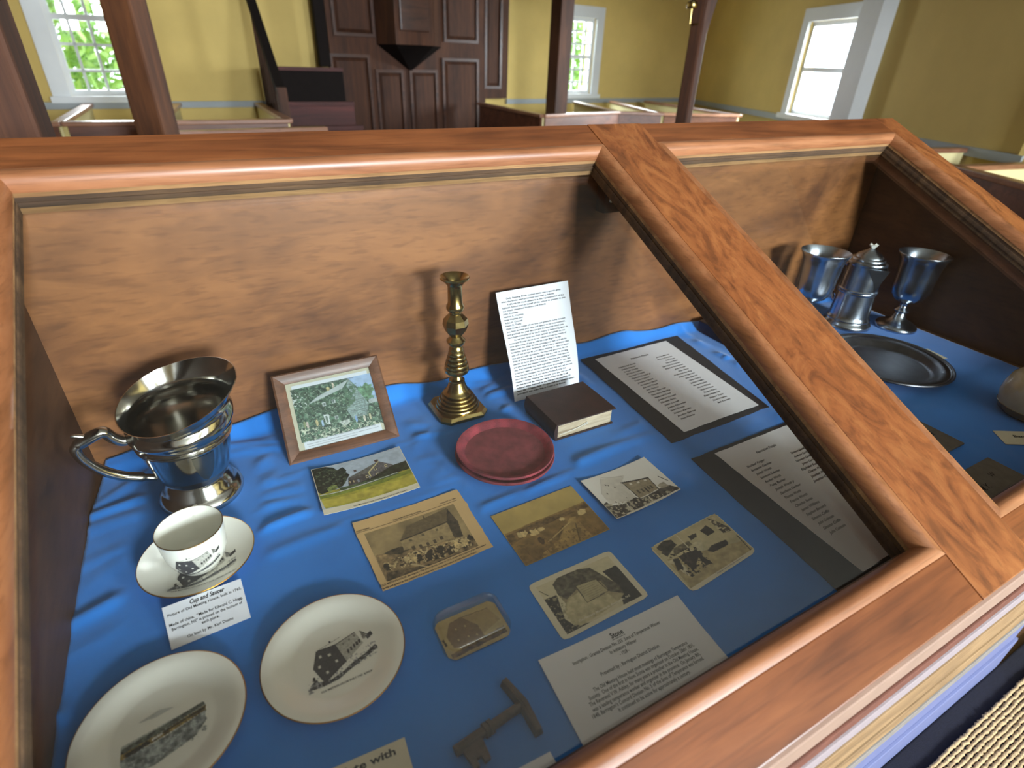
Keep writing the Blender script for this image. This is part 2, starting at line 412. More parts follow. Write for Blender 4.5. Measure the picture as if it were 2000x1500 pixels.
# posts carrying the gallery
def post(name, label, cx, cy, sx, sy, mat, z1=CEIL, rot=0.0, parts=()):
    t = thing(name, label, 'post', (cx, cy, FLOOR))
    def q(x, y): return (cx+x*math.cos(rot)-y*math.sin(rot), cy+x*math.sin(rot)+y*math.cos(rot))
    c = [q(-sx/2, -sy/2), q(sx/2, -sy/2), q(sx/2, sy/2), q(-sx/2, sy/2)]
    MB().hexa([(*p, FLOOR) for p in c], [(*p, z1) for p in c]).o('shaft', mat, t, bevel=0.012)
    b = [q(-sx/2-.03, -sy/2-.03), q(sx/2+.03, -sy/2-.03), q(sx/2+.03, sy/2+.03), q(-sx/2-.03, sy/2+.03)]
    MB().hexa([(*p, FLOOR) for p in b], [(*p, FLOOR+0.14) for p in b]).o('plinth', mat, t, bevel=0.01)
    return t, q
post('gallery_post', 'massive dark brown wooden post at the far left, nearest behind the case', -0.49, 2.32, 0.24, 0.24, MT['oldwood_z'], rot=0.0)
post('gallery_post', 'brown wooden post standing just right of the left barred window', -0.115, 3.62, 0.145, 0.145, MT['warmpost'], rot=-0.5)
t, _q = post('gallery_post', 'square brown post standing left of the small-paned window beside the pulpit', 3.62, 5.62, 0.17, 0.17, MT['oldwood_z'], rot=0.1, z1=1.20)
MB().box(3.5, 4.1, 5.55, 5.72, 1.20, 1.38).o('beam', MT['oldwood_x'], t, bevel=0.01)
# slender post with bracket and oil lamp
t, _q = post('gallery_post', 'slender dark post with a flared top between the two right-hand windows', 3.06, 3.12, 0.085, 0.085, MT['oldwood_z'], rot=0.35, z1=1.46)
MB().hexa([(*_q(-.04, -.04), .80), (*_q(.04, -.04), .80), (*_q(.04, .04), .80), (*_q(-.04, .04), .80)],
          [(*_q(-.04, -.05), 1.1), (*_q(.13, -.05), 1.1), (*_q(.13, .05), 1.1), (*_q(-.04, .05), 1.1)]).o('bracket', MT['oldwood_z'], t)
MB().box(2.6, 3.5, 3.02, 3.22, 1.1, 1.3).o('beam', MT['oldwood_x'], t)
lp = thing('wall_lamp', 'small brass and glass oil lamp on the slender post', 'lamp', (2.95, 3.10, 0.80))
MB().tube([(3.04, 3.10, 0.855), (2.99, 3.10, 0.85), (2.955, 3.10, 0.85), (2.95, 3.10, .93)], 0.006, 8).o('arm', MT['brass'], lp)
MB().lathe([(0, 0), (.03, 0), (.036, .015), (.03, .035), (.012, .045), (0, .045)], (2.95, 3.10, 0.93), 20).o('oil_font', MT['brass'], lp, smooth=40)
MB().lathe([(.014, 0), (.022, .03), (.016, .07), (.012, .12), (.010, .12), (.014, .07), (.02, .03), (.012, 0)], (2.95, 3.10, 0.975), 20, close=True).o('chimney', MT['windowglass'], lp, smooth=60)

# box pews
def pew(label, walls, loc, group='box pews'):
    """walls: list of (p, q, kind) on the plan; 'f' = brown outside (left of p->q is inside), 'p' = cream partition"""
    t = thing('box_pew', label, 'pew', (*loc, FLOOR), group)
    for p, q, k in walls:
        p = np.array(p); q = np.array(q); u = (q-p)/np.linalg.norm(q-p); L = np.linalg.norm(q-p); n = np.array([-u[1], u[0]])
        m = MB(); slab(m, p, u, n, 0, L, -0.02 if k == 'f' else -.016, 0.0, FLOOR, ZR-0.03)
        m.o('front_board' if k == 'f' else 'partition_board', MT['pewwood'] if k == 'f' else MT['cream'], t)
        m = MB(); slab(m, p, u, n, 0, L, 0.0, 0.016, FLOOR, ZR-0.03); m.o('inner_board', MT['cream'], t)
        m = MB(); slab(m, p, u, n, -0.02, L+0.02, -0.04, 0.035, ZR-0.03, ZR); m.o('cap_rail', MT['pewcap'], t, bevel=0.006)
    return t
pew('box pew under the left barred window with a pale slanting partition', [((-2.4, 5.08), (-.73, 5.0), 'f'), ((-.73, 5.02), (-.69, 6.6), 'p')], (-1.5, 5.0))
pew('box pew half hidden behind the brown post right of the left window', [((-.68, 5.0), (-.17, 4.99), 'f'), ((-.15, 5.0), (0.0, 6.6), 'p')], (-.4, 5.0))
pew('box pew below the plain yellow wall left of the pulpit stairs', [((-.12, 4.99), (.73, 4.98), 'f'), ((.73, 5.0), (.72, 6.65), 'p')], (.3, 5.0))
pew('near box pew whose pale rail shows just above the left of the case', [((-.13, 4.30), (.88, 4.40), 'f'), ((-.12, 4.33), (-.13, 4.95), 'p')], (.3, 4.35))
pew('dark-sided box pew immediately right of the pulpit', [((3.19, 6.62), (3.13, 5.1), 'f'), ((3.15, 5.1), (4.26, 5.36), 'f')], (3.6, 5.2))
pew('box pew under the small-paned window right of the pulpit', [((4.28, 5.36), (4.69, 5.13), 'f'), ((4.26, 5.38), (4.71, 6.85), 'p')], (4.5, 5.3))
pew('box pew in the right back corner behind the slender post', [((4.72, 5.12), (5.58, 4.86), 'f'), ((4.71, 5.14), (5.4, 6.95), 'p'), ((5.6, 4.86), (6.03, 6.95), 'p')], (5.1, 5.0))
pew('box pew below the bright right-hand window', [((4.63, 4.08), (5.78, 3.92), 'f')], (5.2, 4.0))
pew('box pew along the right wall, just right of the case top corner', [((4.3, 2.36), (5.01, 2.23), 'p'), ((4.28, 2.36), (3.95, 1.78), 'f')], (4.6, 2.3))
pew('nearest box pew at the right edge with a sloping brown front', [((3.93, 1.75), (4.8, 1.62), 'p'), ((3.93, 1.73), (3.40, 0.86), 'f')], (4.1, 1.6))

# pulpit: panelled screen with projecting desk
pu = thing('pulpit', 'tall dark panelled wooden pulpit with a pointed projecting desk', 'pulpit', (WA[0]+2.5*WU[0], WA[1]+2.5*WU[1], FLOOR))
mb = MB(); slab(mb, WA, WU, WN, 1.53, 3.43, -0.10, -0.02, FLOOR, CEIL-.02); mb.o('screen_board', MT['oldwood_z'], pu)
mb = MB(); slab(mb, WA, WU, WN, 3.43, 3.77, -0.08, -0.02, 0.19, CEIL-.02); mb.o('side_pilaster', MT['oldwood_z'], pu)
def raised(x0, y0, x1, y1, off=-0.10, d=0.035, name='panel'):
    ym = (y0+y1)/2; xm = (x0+x1)/2
    wa = onw(x0, ym, off=off)[0]; wb = onw(x1, ym, off=off)[0]; zt = onw(xm, y0, off=off)[1]; zb = onw(xm, y1, off=off)[1]
    A = [wallpt(WA, WU, w, off, z, WN) for w, z in ((wa, zb), (wb, zb), (wb, zt), (wa, zt))]
    i = 0.035
    B = [wallpt(WA, WU, w, off-d, z, WN) for w, z in ((wa+i, zb+i), (wb-i, zb+i), (wb-i, zt-i), (wa+i, zt-i))]
    MB().hexa(A, B).o(name, MT['oldwood_z'], pu)
    fm = MB()
    for (a, b, c, d2) in ((wa-.03, wa, zb-.03, zt+.03), (wb, wb+.03, zb-.03, zt+.03)): slab(fm, WA, WU, WN, a, b, off-.03, off, c, d2)
    for (c, d2) in ((zb-.03, zb), (zt, zt+.03)): slab(fm, WA, WU, WN, wa, wb, off-.03, off, c, d2)
    fm.o('panel_moulding', MT['oldwood_x'], pu)
for r in ((648, -70, 720, 64), (656, 112, 722, 262), (742, 142, 785, 262), (806, 142, 850, 262), (868, -70, 928, 78), (868, 120, 929, 262)): raised(*r)
raised(949, -70, 975, 168, off=-0.08, d=0.02)
fo = -0.52
fl = onw(772, 60, off=fo)[0]; fr = onw(846, 60, off=fo)[0]; zb = onw(808, 88, off=fo)[1]
sl = onw(736, 92, off=-0.1)[0]; sr = onw(862, 92, off=-0.1)[0]
P0 = [wallpt(WA, WU, w, o, zb, WN) for w, o in ((sl, -.1), (fl, fo), (fr, fo), (sr, -.1))]
P1 = [(p[0], p[1], CEIL-0.9) for p in P0]
MB().hexa(P0, P1).o('desk', MT['oldwood_z'], pu)
tw, tz = onw(803, 140, off=-0.12); tip = wallpt(WA, WU, tw, -0.11, tz, WN)
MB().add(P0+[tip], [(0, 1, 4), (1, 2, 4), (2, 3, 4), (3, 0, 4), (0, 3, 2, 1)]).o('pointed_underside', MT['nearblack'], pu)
mb = MB(); slab(mb, WA, WU, WN, fl+.05, fr-.05, fo-.03, fo, zb+.12, zb+1.1); mb.o('desk_panel', MT['oldwood_x'], pu, bevel=0.012)

# pulpit stairs
st = thing('pulpit_stairs', 'dark red-brown stairs with a black handrail left of the pulpit', 'stairs', (1.15, 6.2, FLOOR))
for i, (y0, ztop) in enumerate(((5.60, 0.02), (5.85, 0.20), (6.15, 0.47))):
    x0, x1 = 0.80+0.03*i, 1.48
    MB().box(x0, x1, y0, 6.72, FLOOR, ztop).o('step', MT['redwood'] if i < 2 else MT['nearblack'], st)
    MB().box(x0, x1, y0-.025, y0+.06, ztop, ztop+.03).o('tread_nosing', MT['redwood'], st)
MB().box(0.76, 0.84, 5.50, 5.58, FLOOR, 0.36).o('newel_post', MT['oldwood_z'], st, bevel=.008)
MB().hexa([(0.76, 5.54, .28), (.83, 5.54, .28), (.80, 6.6, 1.25), (.73, 6.6, 1.25)], [(0.76, 5.54, .36), (.83, 5.54, .36), (.80, 6.6, 1.34), (.73, 6.6, 1.34)]).o('handrail', MT['nearblack'], st)
for k in range(6):
    y = 5.68+0.16*k; z = .28+(y-5.54)*.915
    MB().box(.775, .805, y-.014, y+.014, FLOOR, z).o('baluster', MT['oldwood_z'], st)
MB().box(1.36, 1.47, 6.55, 6.66, 0.5, CEIL-.1).o('upper_newel_post', MT['nearblack'], st, bevel=.008)

# table and items before the pulpit
tb = thing('communion_table', 'black-topped low table standing in front of the pulpit', 'table', (2.3, 4.7, FLOOR))
p = onz(830, 243, .03); q = onz(938, 236, .03)
MB().box(1.75, 2.72, 4.35, 4.85, -0.04, 0.0).o('tabletop', MT['nearblack'], tb, bevel=.006)
MB().box(1.80, 2.67, 4.40, 4.80, -0.14, -0.04).o('apron', MT['nearblack'], tb)
for x in (1.82, 2.6):
    for y in (4.42, 4.74): MB().box(x, x+.06, y, y+.06, FLOOR, -0.14).o('leg', MT['nearblack'], tb)
bk = thing('closed_book', 'dark closed book lying on the black table before the pulpit', 'book', (2.15, 4.6, 0.0))
MB().box(2.0, 2.3, 4.5, 4.72, 0.001, 0.012).o('lower_cover', MT['blackleather'], bk); MB().box(2.02, 2.29, 4.51, 4.71, .012, .05).o('pages', MT['pages'], bk)
MB().box(2.0, 2.3, 4.5, 4.72, 0.05, 0.062).o('upper_cover', MT['blackleather'], bk, bevel=.003)
p = onz(998, 237, 0.172); tag(MB().box(p[0]-.055, p[0]+.055, 5.14, 5.17, ZR, ZR+.04).o('folded_card', MT['paper']), 'small white card lying on the pew rail right of the pulpit', 'card') if False else None
b = thing('small_bottle', 'tiny white bottle with a black cap on the nearest pew at the right edge', 'bottle', (3.62, 1.20, ZR))
MB().lathe([(0, 0), (.016, 0), (.018, .004), (.018, .04), (.009, .05), (0, .05)], (3.62, 1.20, ZR), 16).o('body', MT['paper'], b, smooth=40)
MB().lathe([(0, .05), (.010, .05), (.010, .066), (0, .066)], (3.62, 1.20, ZR), 16).o('cap', MT['nearblack'], b, smooth=40)

# ================================================================== THE DISPLAY CASE
TH = math.radians(25.7); CT, SN = math.cos(TH), math.sin(TH)
def S3(x, s, t): return (x, 0.99+s*CT-t*SN, 0.5126+s*SN+t*CT)
case = thing('display_case', 'varnished wooden display case with two sloping glazed lids', 'display case', (0.74, 0.55, FLOOR))
XL, XR, YB, YF = -0.255, 1.735, 0.975, 0.13
MB().box(XL-.02, XR+.05, YB, YB+.02, -0.04, 0.492).o('back_panel', MT['panel'], case)
def sidep(x0, x1, x0f, x1f, name='side_panel'):
    def yz(y, t=-0.055): return 0.5126+(y-0.99)*math.tan(TH)+t/CT
    A = [(x0f, .115, -.04), (x0, YB, -.04), (x0, YB, yz(YB)), (x0f, .115, yz(.115))]
    B = [(x1f, .115, -.04), (x1, YB, -.04), (x1, YB, yz(YB)), (x1f, .115, yz(.115))]
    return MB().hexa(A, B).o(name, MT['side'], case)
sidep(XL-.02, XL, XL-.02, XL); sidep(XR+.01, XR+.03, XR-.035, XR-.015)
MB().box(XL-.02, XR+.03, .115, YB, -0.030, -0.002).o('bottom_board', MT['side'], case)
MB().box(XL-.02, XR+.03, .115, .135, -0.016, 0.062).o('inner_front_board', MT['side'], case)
T0, T1, SB = -0.019, 0.0, -0.986
S_TOP, S_BOT = -0.0666, -0.927
XJ = [(-0.2265, 0.713), (0.850, 1.688)]                       # joint between rails and beads, per opening
def sbox(name, x0, x1, s0, s1, t0, t1, mat, bevel=0.0015, parent=None):
    A = [S3(x0, s0, t0), S3(x1, s0, t0), S3(x1, s1, t0), S3(x0, s1, t0)]; B = [S3(x0, s0, t1), S3(x1, s0, t1), S3(x1, s1, t1), S3(x0, s1, t1)]
    return MB().hexa(A, B).o(name, mat, parent or case, bevel=bevel)
sbox('side_rail', -0.290, XJ[0][0], SB, 0, T0, T1, MT['rail_y'])
sbox('divider_rail', XJ[0][1], XJ[1][0], SB, 0, T0, T1+.0012, MT['rail_y'])
sbox('side_rail', XJ[1][1], 1.766, SB, 0, T0, T1, MT['rail_y'])
for a, b in XJ:
    sbox('top_rail', a, b, S_TOP, 0, T0, T1, MT['rail_x']); sbox('front_rail', a, b, SB, S_BOT, T0, T1, MT['rail_x'])
# bead mouldings (mitred), plywood laminations below, glass
PROF = [(0.0, 0.0005), (0.006, 0.0026), (0.012, 0.0016), (0.017, -0.0025), (0.0205, -0.009), (0.022, -0.017), (0.022, -0.0195), (0.0, -0.0195)]
for a, b in XJ:
    c = [(a, S_BOT), (b, S_BOT), (b, S_TOP), (a, S_TOP)]
    dirs = [(1, 1), (-1, 1), (-1, -1), (1, -1)]
    for i in range(4):
        j = (i+1) % 4
        A = [S3(c[i][0]+dirs[i][0]*w, c[i][1]+dirs[i][1]*w, t) for w, t in PROF]; B = [S3(c[j][0]+dirs[j][0]*w, c[j][1]+dirs[j][1]*w, t) for w, t in PROF]
        MB().hexa(A, B).o('bead_moulding', MT['bead_x'] if i % 2 == 0 else MT['bead_y'], case, smooth=35)
        lay = [(-0.0195, -0.0265, .021, 'ply_l'), (-0.0265, -0.0345, .0195, 'ply_d'), (-0.0345, -0.0425, .021, 'ply_d'), (-0.0425, -0.052, .020, 'ply_l' if i == 2 else 'ply_d')]
        for t1, t0, w, mt in lay:
            PR = [(-.02, t1), (w, t1), (w, t0), (-.02, t0)]
            A = [S3(c[i][0]+dirs[i][0]*ww, c[i][1]+dirs[i][1]*ww, t) for ww, t in PR]; B = [S3(c[j][0]+dirs[j][0]*ww, c[j][1]+dirs[j][1]*ww, t) for ww, t in PR]
            MB().hexa(A, B).o('plywood_layer', MT[mt], case)
    A = [S3(x, s, -0.0405) for x, s in ((a+.019, S_BOT+.019), (b-.019, S_BOT+.019), (b-.019, S_TOP-.019), (a+.019, S_TOP-.019))]
    B = [S3(x, s, -0.0375) for x, s in ((a+.019, S_BOT+.019), (b-.019, S_BOT+.019), (b-.019, S_TOP-.019), (a+.019, S_TOP-.019))]
    MB().hexa(A, B).o('glass_pane', MT['glass'], case)
# block with screw that holds the divider
p = ony(1180, 417, .945); q = ony(1222, 417, .945)
MB().box(p[0]-.002, p[0]+.085, .945, YB, p[2], .44).o('support_block', MT['block'], case, bevel=.001)
sc_ = ony(1194, 391, .945)
for nm, r, dy, mt in (('screw_head', .0052, .0022, 'screw'), ('screw_recess', .0022, .0026, 'nearblack')):
    m = MB(); m.lathe([(0, 0), (r, 0), (r*.8, dy), (0, dy)], (0, 0, 0), 16)
    m.V = [(sc_[0]+v[0], .945-v[2], sc_[2]+v[1]) for v in m.V]; m.o(nm, MT[mt], case, smooth=40)
# fascia below the front rail: worn painted strips of the bench the case is built on
fz = 0.0880
def strip(name, y0, y1, z0, z1, mat, bevel=.002, x0=-0.292, x1=1.768): return MB().box(x0, x1, y0, y1, z0, z1).o(name, MT[mat], case, bevel=bevel)
A = S3(0, SB, 0); B_ = S3(0, SB, T0)
strip('edge_lip', .101, .125, .024, A[2]-.018, 'lip', .004)
strip('stained_strip', .0985, .125, .000, .0235, 'lipbrown', .002)
strip('chalky_strip', .0960, .125, -.030, -.0005, 'chalk', .003)
strip('upper_pine_board', .0945, .125, -.094, -.032, 'rawpine')
strip('lower_pine_board', .0930, .125, -.135, -.097, 'rawpine')
strip('grey_board', .0915, .125, -.164, -.1375, 'greyed')
MB().box(-.27, 1.75, .150, .93, FLOOR, -0.045).o('base_cabinet', MT['bluepaint'], case, bevel=.004)
MB().box(-.28, 1.76, .143, .165, FLOOR, -.74).o('plinth_board', MT['bluepaint'], case, bevel=.006)

# carpet and ribbed mat on the floor before the case
MT['navy'] = plain('navy_carpet_pile', (24, 26, 44), 0.95, var=0.5, scale=180, bmp=0.8, bscale=700)
tag(MB().box(-.6, 2.6, -1.6, .142, FLOOR, FLOOR+.012).o('carpet', MT['navy'], bevel=.004), 'dark navy carpet on the floor under and before the display case', 'carpet')
MT['mat'] = plain('beige_mat_pile', (206, 178, 134), 0.95, var=0.3, scale=160, bmp=0.8, bscale=500)
rm = thing('ribbed_mat', 'beige ribbed floor mat lying on the navy carpet in front of the case', 'mat', (1.7, -.2, FLOOR+.012))
MB().box(.75, 2.5, -.75, .088, FLOOR+.0125, FLOOR+.018).o('mat_backing', MT['navy'], rm)
gg = np.random.default_rng(3); proto = None
for k in range(46):
    y = .083-.0105*k; m = MB(); n = 240; pts = []; rad = []
    for i in range(n):
        x = .76+1.73*i/(n-1); pts.append((x, y+.0008*gg.normal(), FLOOR+.0185+.0005*gg.normal())); rad.append((.0056 if i % 2 else .0036)*(1+.12*gg.normal()))
    m.tube(pts, rad, 6); m.o('rib', MT['mat'], rm, smooth=60)

# ================================================================== THE CLOTH
FOOT = []            # footprints that must stay flat (x0, x1, y0, y1)
for f in ((-.17, -.03, .745, .885), (.02, .245, .815, .88), (.315, .43, .815, .93), (.295, .475, .61, .80), (.48, .67, .68, .82),
          (.69, 1.04, .585, .955), (.66, .96, .20, .535), (.055, .225, .67, .80), (.09, .275, .50, .65), (.285, .45, .45, .575), (.46, .61, .465, .575),
          (.27, .42, .33, .43), (.47, .62, .31, .41), (.13, .235, .36, .435), (.225, .45, .21, .33), (.10, .20, .255, .325), (-.195, -.04, .535, .765),
          (-.065, .105, .35, .52), (-.24, -.07, .35, .53), (-.06, .07, .24, .325), (.12, .2, .16, .24), (1.08, 1.3, .78, .96), (1.27, 1.57, .47, .78),
          (1.49, 1.71, .66, .87), (1.40, 1.55, .75, .93), (1.03, 1.22, .16, .43), (1.32, 1.5, .22, .42), (1.55, 1.61, .53, .61), (1.27, 1.4, .24, .33), (.48,.66,.83,.86)): FOOT.append(f)
def cloth_h(X, Y):
    g = np.random.default_rng(11); h = np.zeros_like(X)
    for k in range(80):
        cx = g.uniform(-.25, 1.7); cy = .97-abs(g.normal())*.20; a = math.radians(g.uniform(-28, 34)); L = g.uniform(.07, .26); w = g.uniform(.008, .018); amp = g.uniform(.002, .0085)
        dx = X-cx; dy = Y-cy; p = dx*math.cos(a)+dy*math.sin(a); q = -dx*math.sin(a)+dy*math.cos(a)+.10*p*p/L
        h = np.maximum(h, amp*np.exp(-(p/L)**2)*np.exp(-(q/w)**2))
    for k in range(26):
        cx = g.uniform(-.25, 1.7); cy = g.uniform(.15, .75); a = math.radians(g.uniform(-20, 45)); L = g.uniform(.08, .3); w = g.uniform(.008, .02); amp = g.uniform(.0006, .0022)
        dx = X-cx; dy = Y-cy; p = dx*math.cos(a)+dy*math.sin(a); q = -dx*math.sin(a)+dy*math.cos(a)
        h = np.maximum(h, amp*np.exp(-(p/L)**2)*np.exp(-(q/w)**2))
    m = np.ones_like(X)
    for x0, x1, y0, y1 in FOOT:
        d = np.hypot(np.maximum(np.maximum(x0-X, X-x1), 0), np.maximum(np.maximum(y0-Y, Y-y1), 0))
        m = np.minimum(m, np.clip(d/.02, 0, 1)**1.2)
    h = h*m-.0012*(1-m)*0
    e = np.clip((Y-.925)/.045, 0, 1)
    h = h+e*e*(.024+.008*np.sin(X*9+1)+.005*np.sin(X*31))*np.clip((Y-.925)/.03, 0, 1)
    return h
nx, ny = 420, 190
g = np.random.default_rng(5)
edge = np.cumsum(g.normal(size=ny)); edge = (edge-np.linspace(edge[0], edge[-1], ny)); edge = edge/np.abs(edge).max()*.004
V = []
ys = np.linspace(.137, .972, ny)
for j, y in enumerate(ys):
    xl = -.2535+edge[j]+.014*max(0, (y-.8)/.17)**1.5; xr = 1.685+.035*(y-.137)/.835
    for i in range(nx): V.append((xl+(xr-xl)*i/(nx-1), y, 0.0))
V = np.array(V); V[:, 2] = cloth_h(V[:, 0], V[:, 1])
F = [(j*nx+i, j*nx+i+1, (j+1)*nx+i+1, (j+1)*nx+i) for j in range(ny-1) for i in range(nx-1)]
# hanging hem: thin underside
VB = V.copy(); VB[:, 2] -= .0012; N0 = len(V)
F2 = [tuple(k+N0 for k in f[::-1]) for f in F]
rim = [i for i in range(nx)]+[j*nx+nx-1 for j in range(1, ny)]+[(ny-1)*nx+i for i in range(nx-2, -1, -1)]+[j*nx for j in range(ny-2, 0, -1)]
F3 = [(rim[k], rim[k]+N0, rim[(k+1) % len(rim)]+N0, rim[(k+1) % len(rim)]) for k in range(len(rim))]
m, nt, p_ = newmat('blue_cotton_cloth'); MT['cloth'] = m
v = coords(nt); f1 = noise(nt, v, 5, 4); f2 = noise(nt, v, 1400, 2)
nt.links.new(ramp(nt, f1, [(.3, lin((30, 112, 196))), (.7, lin((42, 126, 214)))]), p_.inputs['Base Color'])
p_.inputs['Roughness'].default_value = .8; p_.inputs['Sheen Weight'].default_value = .25; p_.inputs['Specular IOR Level'].default_value = .25
bump(nt, p_, f2, .25, .0006)
tag(obj('blue_cloth', np.vstack([V, VB]), F+F2+F3, MT['cloth'], smooth=180, fix=False), 'wrinkled bright blue cotton cloth lining the bottom of the case', 'cloth')
# ================================================================== PAPER, PRINT AND LETTERING
def quadmap(c, lift=0.0, curl=None):
    """c: four world corners TL, TR, BR, BL -> mapper (u right, v down, h above the sheet)"""
    TL, TR, BR, BL = [np.array(p, float) for p in c]
    nrm = np.cross(BL-TL, TR-TL); nrm = nrm/np.linalg.norm(nrm)
    def f(u, v, h=0.0):
        p = TL*(1-u)*(1-v)+TR*u*(1-v)+BR*u*v+BL*(1-u)*v
        k = lift+h+(curl(u, v) if curl else 0.0)
        return p+nrm*k
    f.W = (np.linalg.norm(TR-TL)+np.linalg.norm(BR-BL))/2; f.H = (np.linalg.norm(BL-TL)+np.linalg.norm(BR-TR))/2
    return f
def pxquad(px, z=0.0): return [onz(*p, z) for p in px]
def homog(px):
    """photo pixels of TL,TR,BR,BL -> (u,v)"""
    A = []; dst = [(0, 0), (1, 0), (1, 1), (0, 1)]
    for (x, y), (u, v) in zip(px, dst):
        A.append([x, y, 1, 0, 0, 0, -u*x, -u*y, -u]); A.append([0, 0, 0, x, y, 1, -v*x, -v*y, -v])
    h = np.linalg.svd(np.array(A))[2][-1].reshape(3, 3)
    def f(x, y):
        a = h@np.array([x, y, 1.0]); return a[0]/a[2], a[1]/a[2]
    return f
def sheet(name, mp, mat, parent=None, th=0.0004, nu=14, nv=14, rc=0.0, jag=0.0, seed=0):
    """thin sheet of paper or card with its own thickness, slightly rounded corners"""
    g = np.random.default_rng(seed); us = np.linspace(0, 1, nu+1); vs = np.linspace(0, 1, nv+1)
    ju = g.normal(size=(nv+1, 2))*jag; jv = g.normal(size=(nu+1, 2))*jag
    V = []
    for h in (th, 0.0):
        for j, v in enumerate(vs):
            for i, u in enumerate(us):
                uu = u+(ju[j, 0] if i == 0 else 0)+(ju[j, 1] if i == nu else 0); vv = v+(jv[i, 0] if j == 0 else 0)+(jv[i, 1] if j == nv else 0)
                if rc and i in (0, nu) and j in (0, nv):
                    uu += (rc/mp.W)*(0.5 if i == 0 else -0.5); vv += (rc/mp.H)*(0.5 if j == 0 else -0.5)
                V.append(mp(uu, vv, h))
    n = nu+1; N = n*(nv+1)
    F = [(j*n+i, (j+1)*n+i, (j+1)*n+i+1, j*n+i+1) for j in range(nv) for i in range(nu)]
    F += [tuple(k+N for k in f[::-1]) for f in F]
    rim = [i for i in range(n)]+[j*n+nu for j in range(1, nv+1)]+[nv*n+i for i in range(nu-1, -1, -1)]+[j*n for j in range(nv-1, 0, -1)]
    F += [(rim[k], rim[(k+1) % len(rim)], rim[(k+1) % len(rim)]+N, rim[k]+N) for k in range(len(rim))]
    return obj(name, V, F, mat, parent, smooth=30)

_fc = {}
def glyphs(txt, bold=0.0, shear=0.0):
    key = (txt, bold, shear)
    if key not in _fc:
        cu = bpy.data.curves.new('lettering', 'FONT'); cu.body = txt; cu.size = 1.0; cu.resolution_u = 2; cu.fill_mode = 'FRONT'; cu.offset = bold; cu.shear = shear
        o = bpy.data.objects.new('lettering', cu); me = bpy.data.meshes.new_from_object(o)
        V = np.array([v.co[:2] for v in me.vertices]) if len(me.vertices) else np.zeros((0, 2)); F = [tuple(p.vertices) for p in me.polygons]
        bpy.data.objects.remove(o); bpy.data.curves.remove(cu); bpy.data.meshes.remove(me)
        _fc[key] = (V, F)
    return _fc[key]
def lettering(name, lines, mp, mat, parent, h=0.0007):
    """lines: (text, u, v_baseline, cap height in metres, align, width in metres or None, bold, shear); one mesh of ink"""
    VV = []; FF = []
    for (txt, u, v, size, al, wid, bold, shear) in lines:
        V, F = glyphs(txt, bold+.008, shear)
        if not len(V): continue
        x0, x1 = V[:, 0].min(), V[:, 0].max(); s = size/0.72; sx = s if wid is None else wid/(x1-x0)
        off = {'L': 0.0, 'C': -(x1-x0)*sx/2, 'R': -(x1-x0)*sx}[al]; n = len(VV)
        for a, b in V: VV.append(mp(u+((a-x0)*sx+off)/mp.W, v-(b*s)/mp.H, h))
        FF += [tuple(i+n for i in f) for f in F]
    o = obj(name, VV, FF, mat, parent, fix=False); return o

